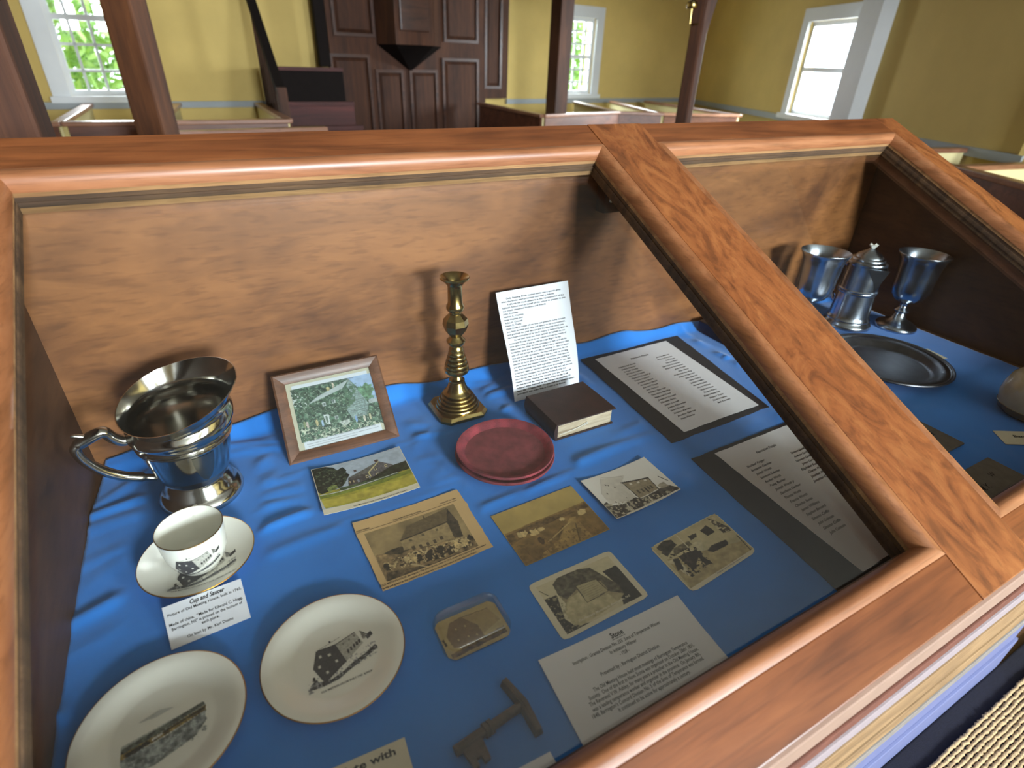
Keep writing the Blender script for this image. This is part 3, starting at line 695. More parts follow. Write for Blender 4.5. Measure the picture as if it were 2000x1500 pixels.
def fbm(nx, ny, cells, seed, octs=4):
    g = np.random.default_rng(seed); out = np.zeros((ny, nx)); amp = 1.0; tot = 0
    for k in range(octs):
        c = cells*2**k; cy = max(2, int(c*ny/nx)+1); cx = max(2, int(c)+1); A = g.random((cy+1, cx+1))
        y = np.linspace(0, cy-1e-6, ny); x = np.linspace(0, cx-1e-6, nx); yi = y.astype(int); xi = x.astype(int); fy = (y-yi)[:, None]; fx = (x-xi)[None, :]
        fy = fy*fy*(3-2*fy); fx = fx*fx*(3-2*fx)
        out += amp*((A[yi][:, xi]*(1-fx)+A[yi][:, xi+1]*fx)*(1-fy)+(A[yi+1][:, xi]*(1-fx)+A[yi+1][:, xi+1]*fx)*fy); tot += amp; amp *= .55
    return out/tot
class Pic:
    """tiny picture painter; colours are sRGB 0-255"""
    def __init__(s, nx, ny, col, conv=None):
        s.nx, s.ny = nx, ny; s.a = np.zeros((ny, nx, 3))+np.array(col, float); s.mask = np.zeros((ny, nx), bool)
        s.U, s.W = np.meshgrid(np.linspace(0, 1, nx), np.linspace(0, 1, ny)); s.conv = conv or (lambda x, y: (x, y)); s.seed = 1
    def inside(s, pts):
        P = [s.conv(*p) for p in pts]; r = np.zeros((s.ny, s.nx), bool); n = len(P)
        for i in range(n):
            (x0, y0), (x1, y1) = P[i], P[(i+1) % n]
            c = ((y0 > s.W) != (y1 > s.W)) & (s.U < (x1-x0)*(s.W-y0)/((y1-y0) if abs(y1-y0) > 1e-12 else 1e-12)+x0); r ^= c
        return r
    def put(s, m, col, var=0.0, cells=20, al=1.0):
        s.seed += 1; c = np.zeros((s.ny, s.nx, 3))+np.array(col, float)
        if var: c = c*(1+var*2*(fbm(s.nx, s.ny, cells, s.seed)-.5)*2)[:, :, None]
        s.a[m] = s.a[m]*(1-al)+c[m]*al; s.mask |= m
    def poly(s, col, pts, var=0.0, cells=20, al=1.0): s.put(s.inside(pts), col, var, cells, al)
    def speck(s, pts, col, thr=0.62, cells=40, var=0.1, al=1.0):
        s.seed += 1; s.put(s.inside(pts) & (fbm(s.nx, s.ny, cells, s.seed, 3) > thr), col, var, 30, al)
    def line(s, col, p, q, w, al=1.0):
        (x0, y0), (x1, y1) = s.conv(*p), s.conv(*q); k = s.ny/s.nx
        dx, dy = x1-x0, (y1-y0)*k; L2 = dx*dx+dy*dy+1e-12; t = np.clip(((s.U-x0)*dx+(s.W-y0)*k*dy)/L2, 0, 1)
        s.put(np.hypot(s.U-x0-t*dx, (s.W-y0)*k-t*dy) < w, col, al=al)
    def blob(s, col, c, r, ry=None, rag=0.0, var=0.2, al=1.0):
        x0, y0 = s.conv(*c); k = s.ny/s.nx; s.seed += 1
        d = np.hypot((s.U-x0)/r, (s.W-y0)*k/(ry or r)); s.put(d < 1+rag*(fbm(s.nx, s.ny, 30, s.seed)-.5)*4, col, var, 40, al)
    def win(s, col, c, du, dv):
        x0, y0 = s.conv(*c); s.put((abs(s.U-x0) < du) & (abs(s.W-y0) < dv), col)
    def mesh(s, name, mp, mat, parent, rect=(0, 0, 1, 1), h=0.0006, only=False):
        u0, v0, u1, v1 = rect; nx, ny = s.nx, s.ny; V = []
        for j in range(ny):
            for i in range(nx): V.append(mp(u0+(u1-u0)*i/(nx-1), v0+(v1-v0)*j/(ny-1), h))
        F = [(j*nx+i, (j+1)*nx+i, (j+1)*nx+i+1, j*nx+i+1) for j in range(ny-1) for i in range(nx-1)
             if (not only or s.mask[j, i] or s.mask[j+1, i+1])]
        C = np.clip(s.a, 0, 255).reshape(-1, 3)/255.0; C = np.where(C <= .04045, C/12.92, ((C+.055)/1.055)**2.4); C = np.hstack([C, np.ones((len(C), 1))])
        if only:
            used = sorted({k for f in F for k in f}); ix = {k: n for n, k in enumerate(used)}; V = [V[k] for k in used]; F = [tuple(ix[k] for k in f) for f in F]; C = C[used]
        o = obj(name, V, F, mat, parent, fix=False)
        at = o.data.color_attributes.new('ink', 'FLOAT_COLOR', 'POINT'); at.data.foreach_set('color', C.ravel()); return o
def crop(ox, oy, sc, hm): return lambda x, y: hm(ox+x/sc, oy+y/sc)

# ================================================================== METALWARE
def ring_profile(segs): return segs
# --- silver pitcher
PX, PY = -0.1005, 0.826
pt = thing('silver_pitcher', 'large tarnished silver pitcher with wide lip and angular handle', 'pitcher', (PX, PY, 0))
PHS = math.radians(2)
def rimwarp(p, a, r, z):
    if z < .130: return p
    k = (z-.130)/.062; c = math.cos(a-PHS); e = max(0, c)**2
    rr = r*(1+k*(.26*e+.08)); zz = z-k*.010+k*.021*math.cos(a-math.radians(52))+k*.008*e
    return (rr*math.cos(a), rr*math.sin(a), zz)
prof = [(0, .004), (.052, .004), (.060, .0), (.0615, .004), (.060, .010), (.055, .016), (.050, .020), (.0495, .028), (.044, .034), (.0425, .040), (.047, .046), (.052, .060),
        (.058, .085), (.063, .108), (.0655, .120), (.0675, .1225), (.0665, .126), (.069, .132), (.0705, .140), (.068, .150), (.0635, .157), (.0615, .163), (.063, .172), (.066, .184), (.068, .192),
        (.0668, .1922), (.0645, .184), (.0615, .172), (.060, .163), (.062, .157), (.066, .149), (.068, .140), (.066, .130), (.061, .108), (.056, .085), (.050, .060), (.044, .048), (0, .046)]
k_out = 24
body = MB(); body.lathe(prof, (PX, PY, 0), 96, warp=rimwarp)
nF = len(body.F); nseg = 96
o = body.o('body', MT['silver'], pt, smooth=50)
ph = math.radians(190)
def hp(r, z, w=0.0): return (PX+r*math.cos(ph)-w*math.sin(ph), PY+r*math.sin(ph)+w*math.cos(ph), z)
hpts = bez([hp(.062, .136), hp(.073, .135), hp(.083, .144), hp(.090, .156), hp(.099, .157), hp(.122, .149)], 8)
hp2 = bez([hp(.122, .149), hp(.127, .141), hp(.123, .122), hp(.110, .099), hp(.090, .078), hp(.070, .066), hp(.052, .056)], 8)
MB().tube(hpts+hp2[1:], [.0078]*len(hpts)+[.0070]*(len(hp2)-8)+[.0052]*7, 12, flat=1.15).o('handle', MT['silver'], pt, smooth=60)
MB().tube([hp(.110, .156), hp(.119, .162), hp(.126, .164)], [.004, .0035, .002], 8).o('thumb_rest', MT['silver'], pt, smooth=60)
# engraved shield on the front
sh = MB(); ang0 = math.radians(-70)
for i in range(9):
    for j in range(9):
        v = i/8; w = (1 if v < .35 else math.sqrt(max(0, 1-((v-.35)/.65)**2)))*(.9+.1*math.cos(v*3)); u = (j/4-1)*w
        z = .108-.052*v; r = np.interp(z, [.046, .060, .085, .108, .12], [.047, .052, .058, .063, .0655])+.0006; a = ang0+u*.25
        sh.V.append((PX+r*math.cos(a), PY+r*math.sin(a), z))
sh.F = [(i*9+j, i*9+j+1, (i+1)*9+j+1, (i+1)*9+j) for i in range(8) for j in range(8)]
sh.o('engraved_shield', MT['silver_in'], pt, fix=False)
for z, r in ((.1165, .0650), (.1125, .0642)):
    m = MB(); m.lathe([(r+.0002, z-.0008), (r+.0013, z), (r+.0002, z+.0008)], (PX, PY, 0), 64, close=True); m.o('band', MT['silver'], pt, smooth=60)

# --- brass candlestick
cx, cy = 0.3675, 0.8685
cs = thing('brass_candlestick', 'tall aged brass candlestick with a clipped square foot', 'candlestick', (cx, cy, 0))
def octa(h, c): return [(h-c, -h), (h, -h+c), (h, h-c), (h-c, h), (-h+c, h), (-h, h-c), (-h, -h+c), (-h+c, -h)]
def octl(h, c, z): return [(cx+x, cy+y, z) for x, y in octa(h, c)]
m = MB(); L = [octl(.048, .014, 0), octl(.0505, .015, .004), octl(.0505, .015, .008), octl(.0455, .013, .014), octl(.0, .0, .014)][:4]
for A, B in zip(L[:-1], L[1:]): m.hexa(A, B)
m.o('foot', MT['brass'], cs, bevel=.0008)
stem = [(.0, .013), (.043, .013), (.0438, .0165), (.0425, .019)]
for k in range(4):
    r0 = .0405-.0042*k; z0 = .0195+.0068*k; stem += [(r0-.0022, z0), (r0, z0+.0014), (r0+.0004, z0+.0036), (r0-.0008, z0+.0056)]
stem += [(.0245, .047), (.0215, .052), (.0180, .060), (.0150, .069), (.0158, .0705), (.0155, .073), (.0112, .0755), (.0088, .081), (.0098, .085), (.0185, .0885), (.0232, .0915), (.0245, .0965), (.0235, .1005)]
for k in range(4):
    r0 = .0232-.0024*k; z0 = .1015+.0085*k; stem += [(r0-.0024, z0), (r0-.0003, z0+.0015), (r0, z0+.0045), (r0-.0012, z0+.0074)]
stem += [(.0130, .1365), (.0142, .1385), (.0138, .142), (.0112, .147), (.0115, .150), (.0150, .1515), (.0178, .1555), (.0180, .159), (.0128, .1645), (.0100, .169), (.0, .169)]
MB().lathe(stem, (cx, cy, 0), 48).o('stem', MT['brass'], cs, smooth=30)
MB().lathe([(0, .167), (.011, .167), (.0195, .178), (.0245, .192), (.0225, .203), (.013, .213), (0, .213)], (cx, cy, 0), 8, ph=.39).o('faceted_knop', MT['brass'], cs)
MB().lathe([(0, .212), (.0105, .212), (.0105, .217), (.015, .220), (.0168, .224), (.0165, .229), (.0135, .234), (.0130, .265), (.0140, .269), (.0205, .277), (.0268, .281), (.0272, .284), (.0262, .285),
            (.0180, .280), (.0115, .270), (.0110, .235), (0, .233)], (cx, cy, 0), 48).o('candle_socket', MT['brass'], cs, smooth=42)

# --- pewter goblets, flagon, dish
def goblet(x, y, s, label):
    t = thing('pewter_goblet', label, 'goblet', (x, y, 0), 'pewter goblets')
    P = [(0, .006), (.044, .002), (.049, 0), (.0500, .004), (.048, .009), (.045, .012), (.036, .017), (.022, .024), (.015, .034), (.0125, .043), (.0170, .047), (.0185, .050), (.0165, .053), (.0105, .057), (.0085, .063), (.0100, .069), (.0165, .073), (0, .073)]
    MB().lathe([(r*s, z*s) for r, z in P], (x, y, 0), 48).o('stem_and_foot', MT['pewter'], t, smooth=45)
    B = [(0, .072), (.018, .073), (.030, .080), (.039, .093), (.0430, .110), (.0445, .140), (.0470, .170), (.0510, .187), (.0580, .199), (.0575, .2005), (.050, .189), (.0455, .170), (.043, .140), (.0415, .110), (.037, .094), (.028, .083), (0, .078)]
    MB().lathe([(r*s, z*s) for r, z in B], (x, y, 0), 64).o('bowl', MT['pewter'], t, smooth=50)
    return t
goblet(1.655, .722, 1.06, 'pewter goblet with visible stem standing right of the flagon')
goblet(1.418, .845, 1.06, 'pewter goblet left of the flagon, its foot hidden by the divider')
fx, fy = 1.545, .800
fl = thing('pewter_flagon', 'lidded pewter flagon with a pointed spout between the two goblets', 'flagon', (fx, fy, 0))
MB().lathe([(0, .004), (.060, .002), (.0625, 0), (.063, .006), (.060, .012), (.0545, .016), (.0535, .020), (.0555, .023), (.053, .027), (.0505, .034), (.0485, .070), (.0475, .096), (.0495, .098), (.0500, .101), (.0490, .104), (.0505, .107), (.0475, .110),
            (.0465, .140), (.0450, .172), (.0462, .176), (0, .176)], (fx, fy, 0), 64).o('body', MT['pewter'], fl, smooth=42)
MB().lathe([(0, .176), (.0485, .176), (.0500, .1795), (.0485, .184), (.0425, .1865), (.0405, .1875), (.0400, .192), (.0385, .1935), (.0335, .195), (.0320, .199), (.0280, .203), (.0200, .2085), (.0110, .214), (.0060, .219), (0, .219)], (fx, fy, 0), 64).o('lid', MT['pewter'], fl, smooth=42)
m = MB()
m.lathe([(0, .219), (.005, .219), (.008, .224), (.011, .2275), (.009, .228), (0, .226)], (fx, fy, 0), 10, warp=lambda p, a, r, z: (p[0], p[1], p[2]+(.0022*math.cos(5*a) if r > .006 else 0))); m.o('finial', MT['china'], fl, smooth=60)
sa = math.radians(262); d = np.array([math.cos(sa), math.sin(sa)]); e = np.array([-d[1], d[0]])
def spt(r, w, z): return (fx+d[0]*r+e[0]*w, fy+d[1]*r+e[1]*w, z)
V = [spt(.036, -.034, .174), spt(.069, 0, .176), spt(.036, .034, .174), spt(.0475, 0, .108), spt(.034, -.029, .174), spt(.064, 0, .176), spt(.034, .029, .174), spt(.0450, 0, .114)]
obj('spout', V, [(0, 1, 3), (1, 2, 3), (5, 4, 7), (6, 5, 7), (0, 4, 5, 1), (1, 5, 6, 2), (2, 6, 7, 3), (3, 7, 4, 0)], MT['pewter'], fl)
MB().tube(bez([(fx-d[0]*.045, fy-d[1]*.045, .160), (fx-d[0]*.085, fy-d[1]*.085, .155), (fx-d[0]*.095, fy-d[1]*.095, .110), (fx-d[0]*.070, fy-d[1]*.070, .060), (fx-d[0]*.048, fy-d[1]*.048, .045)], 6), .006, 10).o('handle', MT['pewter'], fl, smooth=60)
qx, qy = 1.388, .592
pd = thing('pewter_plate', 'broad dark pewter plate lying in front of the goblets', 'plate', (qx, qy, 0))
MB().lathe([(0, 0), (.090, 0), (.100, .003), (.106, .012), (.117, .0155), (.134, .018), (.1375, .0185), (.1385, .0205), (.1375, .0228), (.1350, .0224), (.1328, .0206), (.1305, .0220), (.1280, .0204), (.1255, .0212), (.119, .0190), (.108, .016), (.100, .007), (.089, .0035), (0, .003)], (qx, qy, 0.002), 96).o('dish', MT['pewter_d'], pd, smooth=40)

# ================================================================== CHINA
def ellipse_print(name, pic, c, z, half, mat, parent, prof=None):
    """decal on a plate: local square of half-size half, +y away from the viewer"""
    def f(u, v, h=0.0):
        x = (u-.5)*2*half[0]; y = (.5-v)*2*half[1]; zz = z if prof is None else prof(math.hypot(x+half[2], y+half[3]))
        return np.array([c[0]+x+half[2], c[1]+y+half[3], zz+h])
    f.W = 2*half[0]; f.H = 2*half[1]
    o = pic.mesh(name, f, mat, parent, h=.00025, only=True); return o, f
def meeting_house(nx=150, ny=100):
    """black transfer print: old meeting house, gable left, long side right"""
    p = Pic(nx, ny, (236, 234, 222))
    p.poly((58, 58, 62), [(0.0, .92), (.06, .80), (.13, .74), (.15, .82), (.30, .87), (.48, .80), (.62, .70), (.80, .62), (.97, .50), (1, .60), (.9, .66), (.75, .74), (.55, .84), (.40, .93), (.2, .95)], .5, 30)
    p.speck([(0, 1), (0, .75), (1, .4), (1, .7)], (150, 150, 150), .6, 40)
    p.poly((66, 66, 70), [(.12, .50), (.21, .12), (.47, .14), (.55, .62), (.22, .90)], .12, 60)
    p.line((30, 30, 34), (.12, .50), (.21, .12), .006); p.line((30, 30, 34), (.21, .12), (.47, .14), .006); p.line((30, 30, 34), (.47, .14), (.55, .62), .006)
    for c in ((.24, .28), (.36, .32), (.20, .50), (.43, .52), (.28, .68)): p.win((206, 204, 194), c, .018, .028)
    p.poly((176, 174, 164), [(.47, .14), (.76, .03), (.83, .36), (.55, .62)], .1, 50)
    p.line((40, 40, 44), (.47, .14), (.76, .03), .006); p.line((40, 40, 44), (.21, .12), (.56, .0), .003)
    for c in ((.57, .20), (.66, .15), (.74, .11)): p.win((120, 118, 110), c, .012, .022)
    for c in ((.61, .41), (.655, .375), (.70, .345), (.745, .315), (.785, .285)): p.win((60, 60, 60), c, .014, .048)
    p.poly((150, 148, 140), [(.83, .05), (.90, .18), (.88, .28), (.84, .28)], .2); p.line((30, 30, 30), (.83, .05), (.92, .2), .005)
    p.poly((70, 70, 72), [(.88, .22), (1, .12), (1, .24), (.9, .32)], .4)
    p.poly((50, 50, 54), [(.39, .0), (.415, -.02), (.42, .05), (.40, .06)])
    p.blob((26, 26, 30), (.10, .72), .022, .03, .3)
    return p
def plate(cx, cy, r, label, group=None):
    t = thing('china_plate', label, 'plate', (cx, cy, 0), group)
    k = r/.08
    P = [(0, .001), (.040, .001), (.043, 0), (.046, .001), (.055, .004), (.066, .0085), (.0785, .0125), (.0798, .0140), (.0785, .0146), (.067, .0110), (.057, .0075), (.050, .0042), (.046, .0036), (0, .0034)]
    MB().lathe([(a*k, b*k) for a, b in P], (cx, cy, .0005), 96).o('plate_body', MT['china'], t, smooth=60)
    m = MB(); m.lathe([(.0792*k, .0138*k), (.0801*k, .0141*k), (.0797*k, .0147*k), (.0788*k, .0147*k)], (cx, cy, .0005), 96, close=True); m.o('gilt_rim', MT['gold'], t, smooth=60)
    return t
pl1 = plate(.0215, .4365, .0815, 'white china plate printed with the old meeting house, beside the framed paperweight')
o, f = ellipse_print('printed_house', meeting_house(), (.0215, .4365), .0042, (.0425, .0285, .006, -.004), MT['print'], pl1)
lettering('caption', [('OLD MEETING HOUSE BUILT 1765  BARRINGTON N.S.', .58, 1.07, .0024, 'C', .074, .01, 0)], f, MT['ink'], pl1, .0003)
pl1['label'] = 'white china plate printed with a black meeting house, lying right of the landscape plate'
pl2 = plate(-.1555, .4385, .0815, 'white china plate with a painted shoreline, cut off at the bottom left')
p = Pic(110, 80, (216, 214, 200))
p.poly((120, 134, 150), [(.2, .10), (.45, .0), (.62, .06), (.4, .12)], .2, 20, .25)
p.poly((150, 156, 152), [(.02, .42), (1, .20), (1, .36), (0, .62)], .15, 20, .7)
p.poly((84, 88, 80), [(.03, .46), (.55, .32), (1, .18), (.99, .26), (.55, .42), (.02, .56)], .4, 30)
p.poly((132, 112, 62), [(.0, .56), (.5, .44), (1, .27), (1, .38), (.5, .54), (0, .66)], .4, 24)
p.poly((48, 46, 40), [(.06, .58), (.3, .50), (.36, .56), (.1, .66)], .5, 30); p.poly((40, 40, 36), [(.44, .46), (.98, .30), (.98, .34), (.44, .50)], .5, 30, .7)
p.poly((138, 144, 142), [(.0, .66), (.5, .56), (1, .38), (1, .55), (.86, .78), (.4, .98), (.08, .96), (0, .8)], .35, 18)
p.poly((206, 204, 196), [(.36, .50), (.48, .46), (.48, .50), (.36, .54)], .1)
p.speck([(0, .66), (1, .4), (1, .8), (0, 1)], (92, 100, 102), .62, 26, .1, .6)
p.mask &= (np.abs((p.U-.5)/.5)**5+np.abs((p.W-.5)/.52)**4+.5*(fbm(p.nx, p.ny, 14, 77)-.5)) < .85
ellipse_print('painted_shore', p, (-.1555, .4385), .0042, (.040, .030, .0, -.006), MT['print'], pl2)
sx, sy = -.1115, .666
sa_ = thing('saucer', 'white china saucer with gilt edge under the teacup', 'saucer', (sx, sy, 0))
MB().lathe([(0, .002), (.030, .002), (.033, 0), (.036, .002), (.050, .006), (.064, .0125), (.0725, .0185), (.0718, .0196), (.063, .0150), (.049, .0088), (.036, .0050), (.026, .0046), (.025, .0036), (0, .0036)], (sx, sy, .0005), 96).o('saucer_body', MT['china'], sa_, smooth=60)
m = MB(); m.lathe([(.0721, .0185), (.0729, .0189), (.0724, .0200), (.0716, .0199)], (sx, sy, .0005), 96, close=True); m.o('gilt_rim', MT['gold'], sa_, smooth=60)
sprof = lambda r: float(np.interp(r, [0, .025, .026, .036, .049, .063, .0718], [.0036, .0036, .0046, .0050, .0088, .0150, .0196]))+.0007
o, f = ellipse_print('printed_house', meeting_house(), (sx, sy), 0, (.042, .026, .004, -.022), MT['print'], sa_, sprof)
lettering('caption', [('OLD MEETING HOUSE BUILT 1765  BARRINGTON N.S.', .52, 1.06, .0024, 'C', .078, .01, 0)], f, MT['ink'], sa_, .0004)
ux, uy = -.1095, .663
cu_ = thing('teacup', 'white china teacup with a printed meeting house and gilt rim on the saucer', 'cup', (ux, uy, .005))
CUPZ = .0052
cprof = [(0, .002), (.0225, .002), (.0245, 0), (.0255, .002), (.0272, .006), (.0340, .016), (.0380, .030), (.0398, .048), (.0410, .067), (.0402, .0672), (.0388, .048), (.0368, .030), (.0326, .017), (.026, .009), (0, .006)]
MB().lathe(cprof, (ux, uy, CUPZ), 96).o('cup_body', MT['china'], cu_, smooth=60)
m = MB(); m.lathe([(.0406, .0660), (.0413, .0663), (.0410, .0674), (.0402, .0672)], (ux, uy, CUPZ), 96, close=True); m.o('gilt_rim', MT['gold'], cu_, smooth=60)
MB().tube(bez([(ux+.004, uy+.039, CUPZ+.050), (ux+.006, uy+.056, CUPZ+.054), (ux+.007, uy+.062, CUPZ+.040), (ux+.005, uy+.052, CUPZ+.022), (ux+.003, uy+.036, CUPZ+.019)], 6), .0028, 10).o('handle', MT['china'], cu_, smooth=60)
crr = [c[0] for c in cprof[3:9]]; czz = [c[1] for c in cprof[3:9]]
def cupmap(u, v, h=0.0):
    z = .050-.042*v; r = float(np.interp(z, czz, crr))+h; a = math.radians(-92)+(u-.5)*1.75
    return np.array([ux+r*math.cos(a), uy+r*math.sin(a), CUPZ+z])
cupmap.W = .062; cupmap.H = .040
meeting_house(120, 80).mesh('printed_house', cupmap, MT['print'], cu_, h=.0004, only=True)
lettering('caption', [('OLD MEETING HOUSE BUILT 1765 BARRINGTON N.S.', .5, 1.04, .0016, 'C', .050, .01, 0)], cupmap, MT['ink'], cu_, .0004)

# ================================================================== DISHES, BOOKS, KEY
def reddish(x, y, z, r, label, tilt=0.0):
    t = thing('collection_dish', label, 'dish', (x, y, z), 'red velvet dishes')
    g_ = np.random.default_rng(int(r*1e5))
    MB().lathe([(0, 0), (r*.78, 0), (r*.86, .003), (r*.98, .011), (r, .014), (r*.985, .0165), (r*.95, .0160), (r*.86, .0115), (r*.80, .0065), (0, .0055)], (x, y, z), 72,
               warp=lambda p, a, rr, zz: (p[0]*(1+.006*math.sin(3*a+1)), p[1]*(1+.006*math.sin(3*a+1)), p[2]+.0012*math.sin(2*a)*(rr/r))).o('velvet_rim', MT['redvelvet'], t, smooth=60)
    MB().lathe([(0, .0048), (r*.80, .0062), (r*.81, .0072), (r*.76, .0070), (0, .0066)], (x, y, z), 72, warp=lambda p, a, rr, zz: (p[0], p[1], p[2]+.0012*math.sin(2*a)*(rr/r))).o('felt_lining', MT['redcloth'], t, smooth=60)
    return t
reddish(.3800, .6850, .0005, .0895, 'lower worn red velvet dish, only its rim showing under the other')
reddish(.3815, .6880, .0085, .0885, 'upper worn red velvet dish in front of the brass candlestick')
# brown bible
bt = [onz(*p, .036) for p in ((1031, 789), (1140, 743), (1200, 800), (1079, 838))]
bx0, bx1, by0, by1 = .490, .626, .688, .802
book = thing('old_bible', 'thick dark brown leather book with aged page edges, in front of the speech sheet', 'book', (.56, .75, 0))
MB().box(bx0, bx1, by0, by1, .0005, .0035).o('lower_cover', MT['leather'], book, bevel=.0012)
MB().box(bx0, bx1+.002, by0-.001, by1, .0345, .0375).o('upper_cover', MT['leather'], book, bevel=.0012)
n = 10; A = [(bx0-.004*math.sin(math.pi*i/n), by0, .001+.036*i/n) for i in range(n+1)]+[(bx0+.004, by0, .037), (bx0+.004, by0, .001)]
MB().hexa(A, [(p[0], by1, p[2]) for p in A]).o('spine', MT['leather'], book, smooth=40)
MB().box(bx0+.003, bx1-.004, by0+.004, by1-.004, .0035, .0345).o('pages', MT['pages'], book)
MB().tube(bez([(bx0+.012, by0+.0035, .010), (bx0+.03, by0+.003, .012), (bx0+.055, by0+.002, .016), (bx0+.072, by0+.003, .021)], 5), .0009, 6).o('string', MT['string'], book)
MB().tube([(bx0+.066, by0+.002, .0165), (bx0+.074, by0+.001, .0195), (bx0+.071, by0+.002, .023)], .0009, 6).o('string_end', MT['string'], book)
b2 = thing('black_book', 'small black book half hidden behind the divider rail at the back', 'book', (1.19, .87, 0))
MB().box(1.112, 1.27, .79, .945, .0005, .004).o('lower_cover', MT['blackleather'], b2, bevel=.001); MB().box(1.112, 1.27, .79, .945, .028, .0315).o('upper_cover', MT['blackleather'], b2, bevel=.001)
MB().box(1.110, 1.118, .79, .945, .001, .031).o('spine', MT['blackleather'], b2, bevel=.002); MB().box(1.118, 1.266, .794, .941, .004, .028).o('pages', MT['pages'], b2)
# iron key
ky = thing('iron_key', 'rusty iron key with a T-shaped handle lying on the blue cloth', 'key', (.15, .285, 0))
k0 = onz(889, 1468, .007); k1 = onz(1018, 1378, .007); kd = (k1-k0); kd[2] = 0; kL = np.linalg.norm(kd); kd /= kL; kn = np.array([-kd[1], kd[0], 0])
def kp(a, b, z): q = k0+kd*a+kn*b; return (q[0], q[1], z)
MB().tube([kp(0, 0, .007), kp(kL*.5, 0, .007), kp(kL, 0, .007)], [.0058, .0056, .0052], 12).o('shank', MT['iron'], ky, smooth=50)
for a in (.42, .49): MB().tube([kp(kL*a, 0, .007), kp(kL*a+.0045, 0, .007)], .0078, 14).o('collar', MT['iron'], ky, smooth=50)
m = MB(); m.hexa([kp(kL-.006, -.034, .001), kp(kL+.005, -.035, .001), kp(kL+.011, 0, .001), kp(kL+.005, .035, .001), kp(kL-.006, .034, .001), kp(kL-.003, 0, .001)],
       [kp(kL-.004, -.033, .012), kp(kL+.003, -.034, .012), kp(kL+.007, 0, .014), kp(kL+.003, .034, .012), kp(kL-.004, .033, .012), kp(kL-.001, 0, .014)]); m.o('t_handle', MT['iron'], ky, bevel=.0015)
m = MB(); m.hexa([kp(.008, -.026, .004), kp(.014, -.026, .004), kp(.014, -.019, .004), kp(.020, -.019, .004), kp(.020, -.026, .004), kp(.027, -.026, .004), kp(.030, -.002, .004), kp(.006, -.002, .004)],
       [kp(.008, -.026, .010), kp(.014, -.026, .010), kp(.014, -.019, .010), kp(.020, -.019, .010), kp(.020, -.026, .010), kp(.027, -.026, .010), kp(.030, -.002, .010), kp(.006, -.002, .010)]); m.o('bit', MT['iron'], ky)
# stoneware jug at the right edge
jx, jy = 1.458, .322
jr = thing('stoneware_jug', 'glazed beige stoneware jug cut off by the right edge of the picture', 'jug', (jx, jy, 0))
MB().lathe([(0, .002), (.040, .002), (.046, 0), (.054, .006), (.060, .020), (.064, .040), (.062, .062), (.056, .082), (.046, .094), (.034, .102), (.028, .106), (.027, .112), (.030, .115), (.029, .118), (.023, .118), (.022, .108), (0, .105)], (jx, jy, .0005), 64).o('body', MT['stoneware'], jr, smooth=60)
MB().lathe([(.0435, .0005), (.0470, -.0004), (.0556, .0062), (.0612, .0195), (.0600, .0205), (.0540, .007)], (jx, jy, .0009), 64, close=True).o('glazed_base', MT['stoneware_d'], jr, smooth=60)
# ================================================================== FRAMED PRINT
fb0, fb1 = onz(566, 909, .002), onz(781, 852, .002); ft0, ft1 = ony(528, 735, .936), ony(736, 692, .936)
fm = quadmap([ft0, ft1, fb1, fb0])
fr_ = thing('framed_print', 'dark wooden picture frame with a faded print of a cottage, leaning on the back panel', 'picture frame', tuple((fb0+fb1)/2))
FPX_ = [(528, 735), (736, 692), (781, 852), (566, 909)]; fh = homog(FPX_); fz = crop(520, 680, 6.25, fh)
iu0, iv0 = fz(180, 425); iu1, iv1 = fz(1515, 1000); iu2, iv2 = fz(1320, 190); iu3, iv3 = fz(375, 1298)
iw = .105; ih = .118
outer = [(0, 0), (1, 0), (1, 1), (0, 1)]; inner = [(iw, ih), (1-iw, ih), (1-iw, 1-ih), (iw, 1-ih)]
for i in range(4):
    j = (i+1) % 4; A = []; B = []
    for (u, v), (s, t) in ((outer[i], inner[i]), (outer[j], inner[j])):
        mid = ((u+s)/2, (v+t)/2)
        sec = [fm(u, v, -.018), fm(u, v, -.002), fm(u*.85+s*.15, v*.85+t*.15, 0), fm(*mid, -.001), fm(s, t, -.006), fm(s, t, -.018)]
        (A if len(A) == 0 else B).extend(sec)
    MB().hexa(A, B).o('frame_side', MT['frame'], fr_, smooth=25)
def sub(mp, u0, v0, u1, v1, lift):
    f = lambda u, v, h=0.0: mp(u0+(u1-u0)*u, v0+(v1-v0)*v, h+lift)
    f.W = mp.W*(u1-u0); f.H = mp.H*(v1-v0); return f
im = sub(fm, iw-.01, ih-.01, 1-iw+.01, 1-ih+.01, -.010); sheet('backing_card', im, MT['creampaper'], fr_, th=.001, nu=2, nv=2)
mu0, mv0 = .155, .150; pm = sub(fm, mu0, mv0, 1-.135, 1-ih+.005, -.0088); sheet('print_paper', pm, MT['paper'], fr_, th=.0003, nu=2, nv=2)
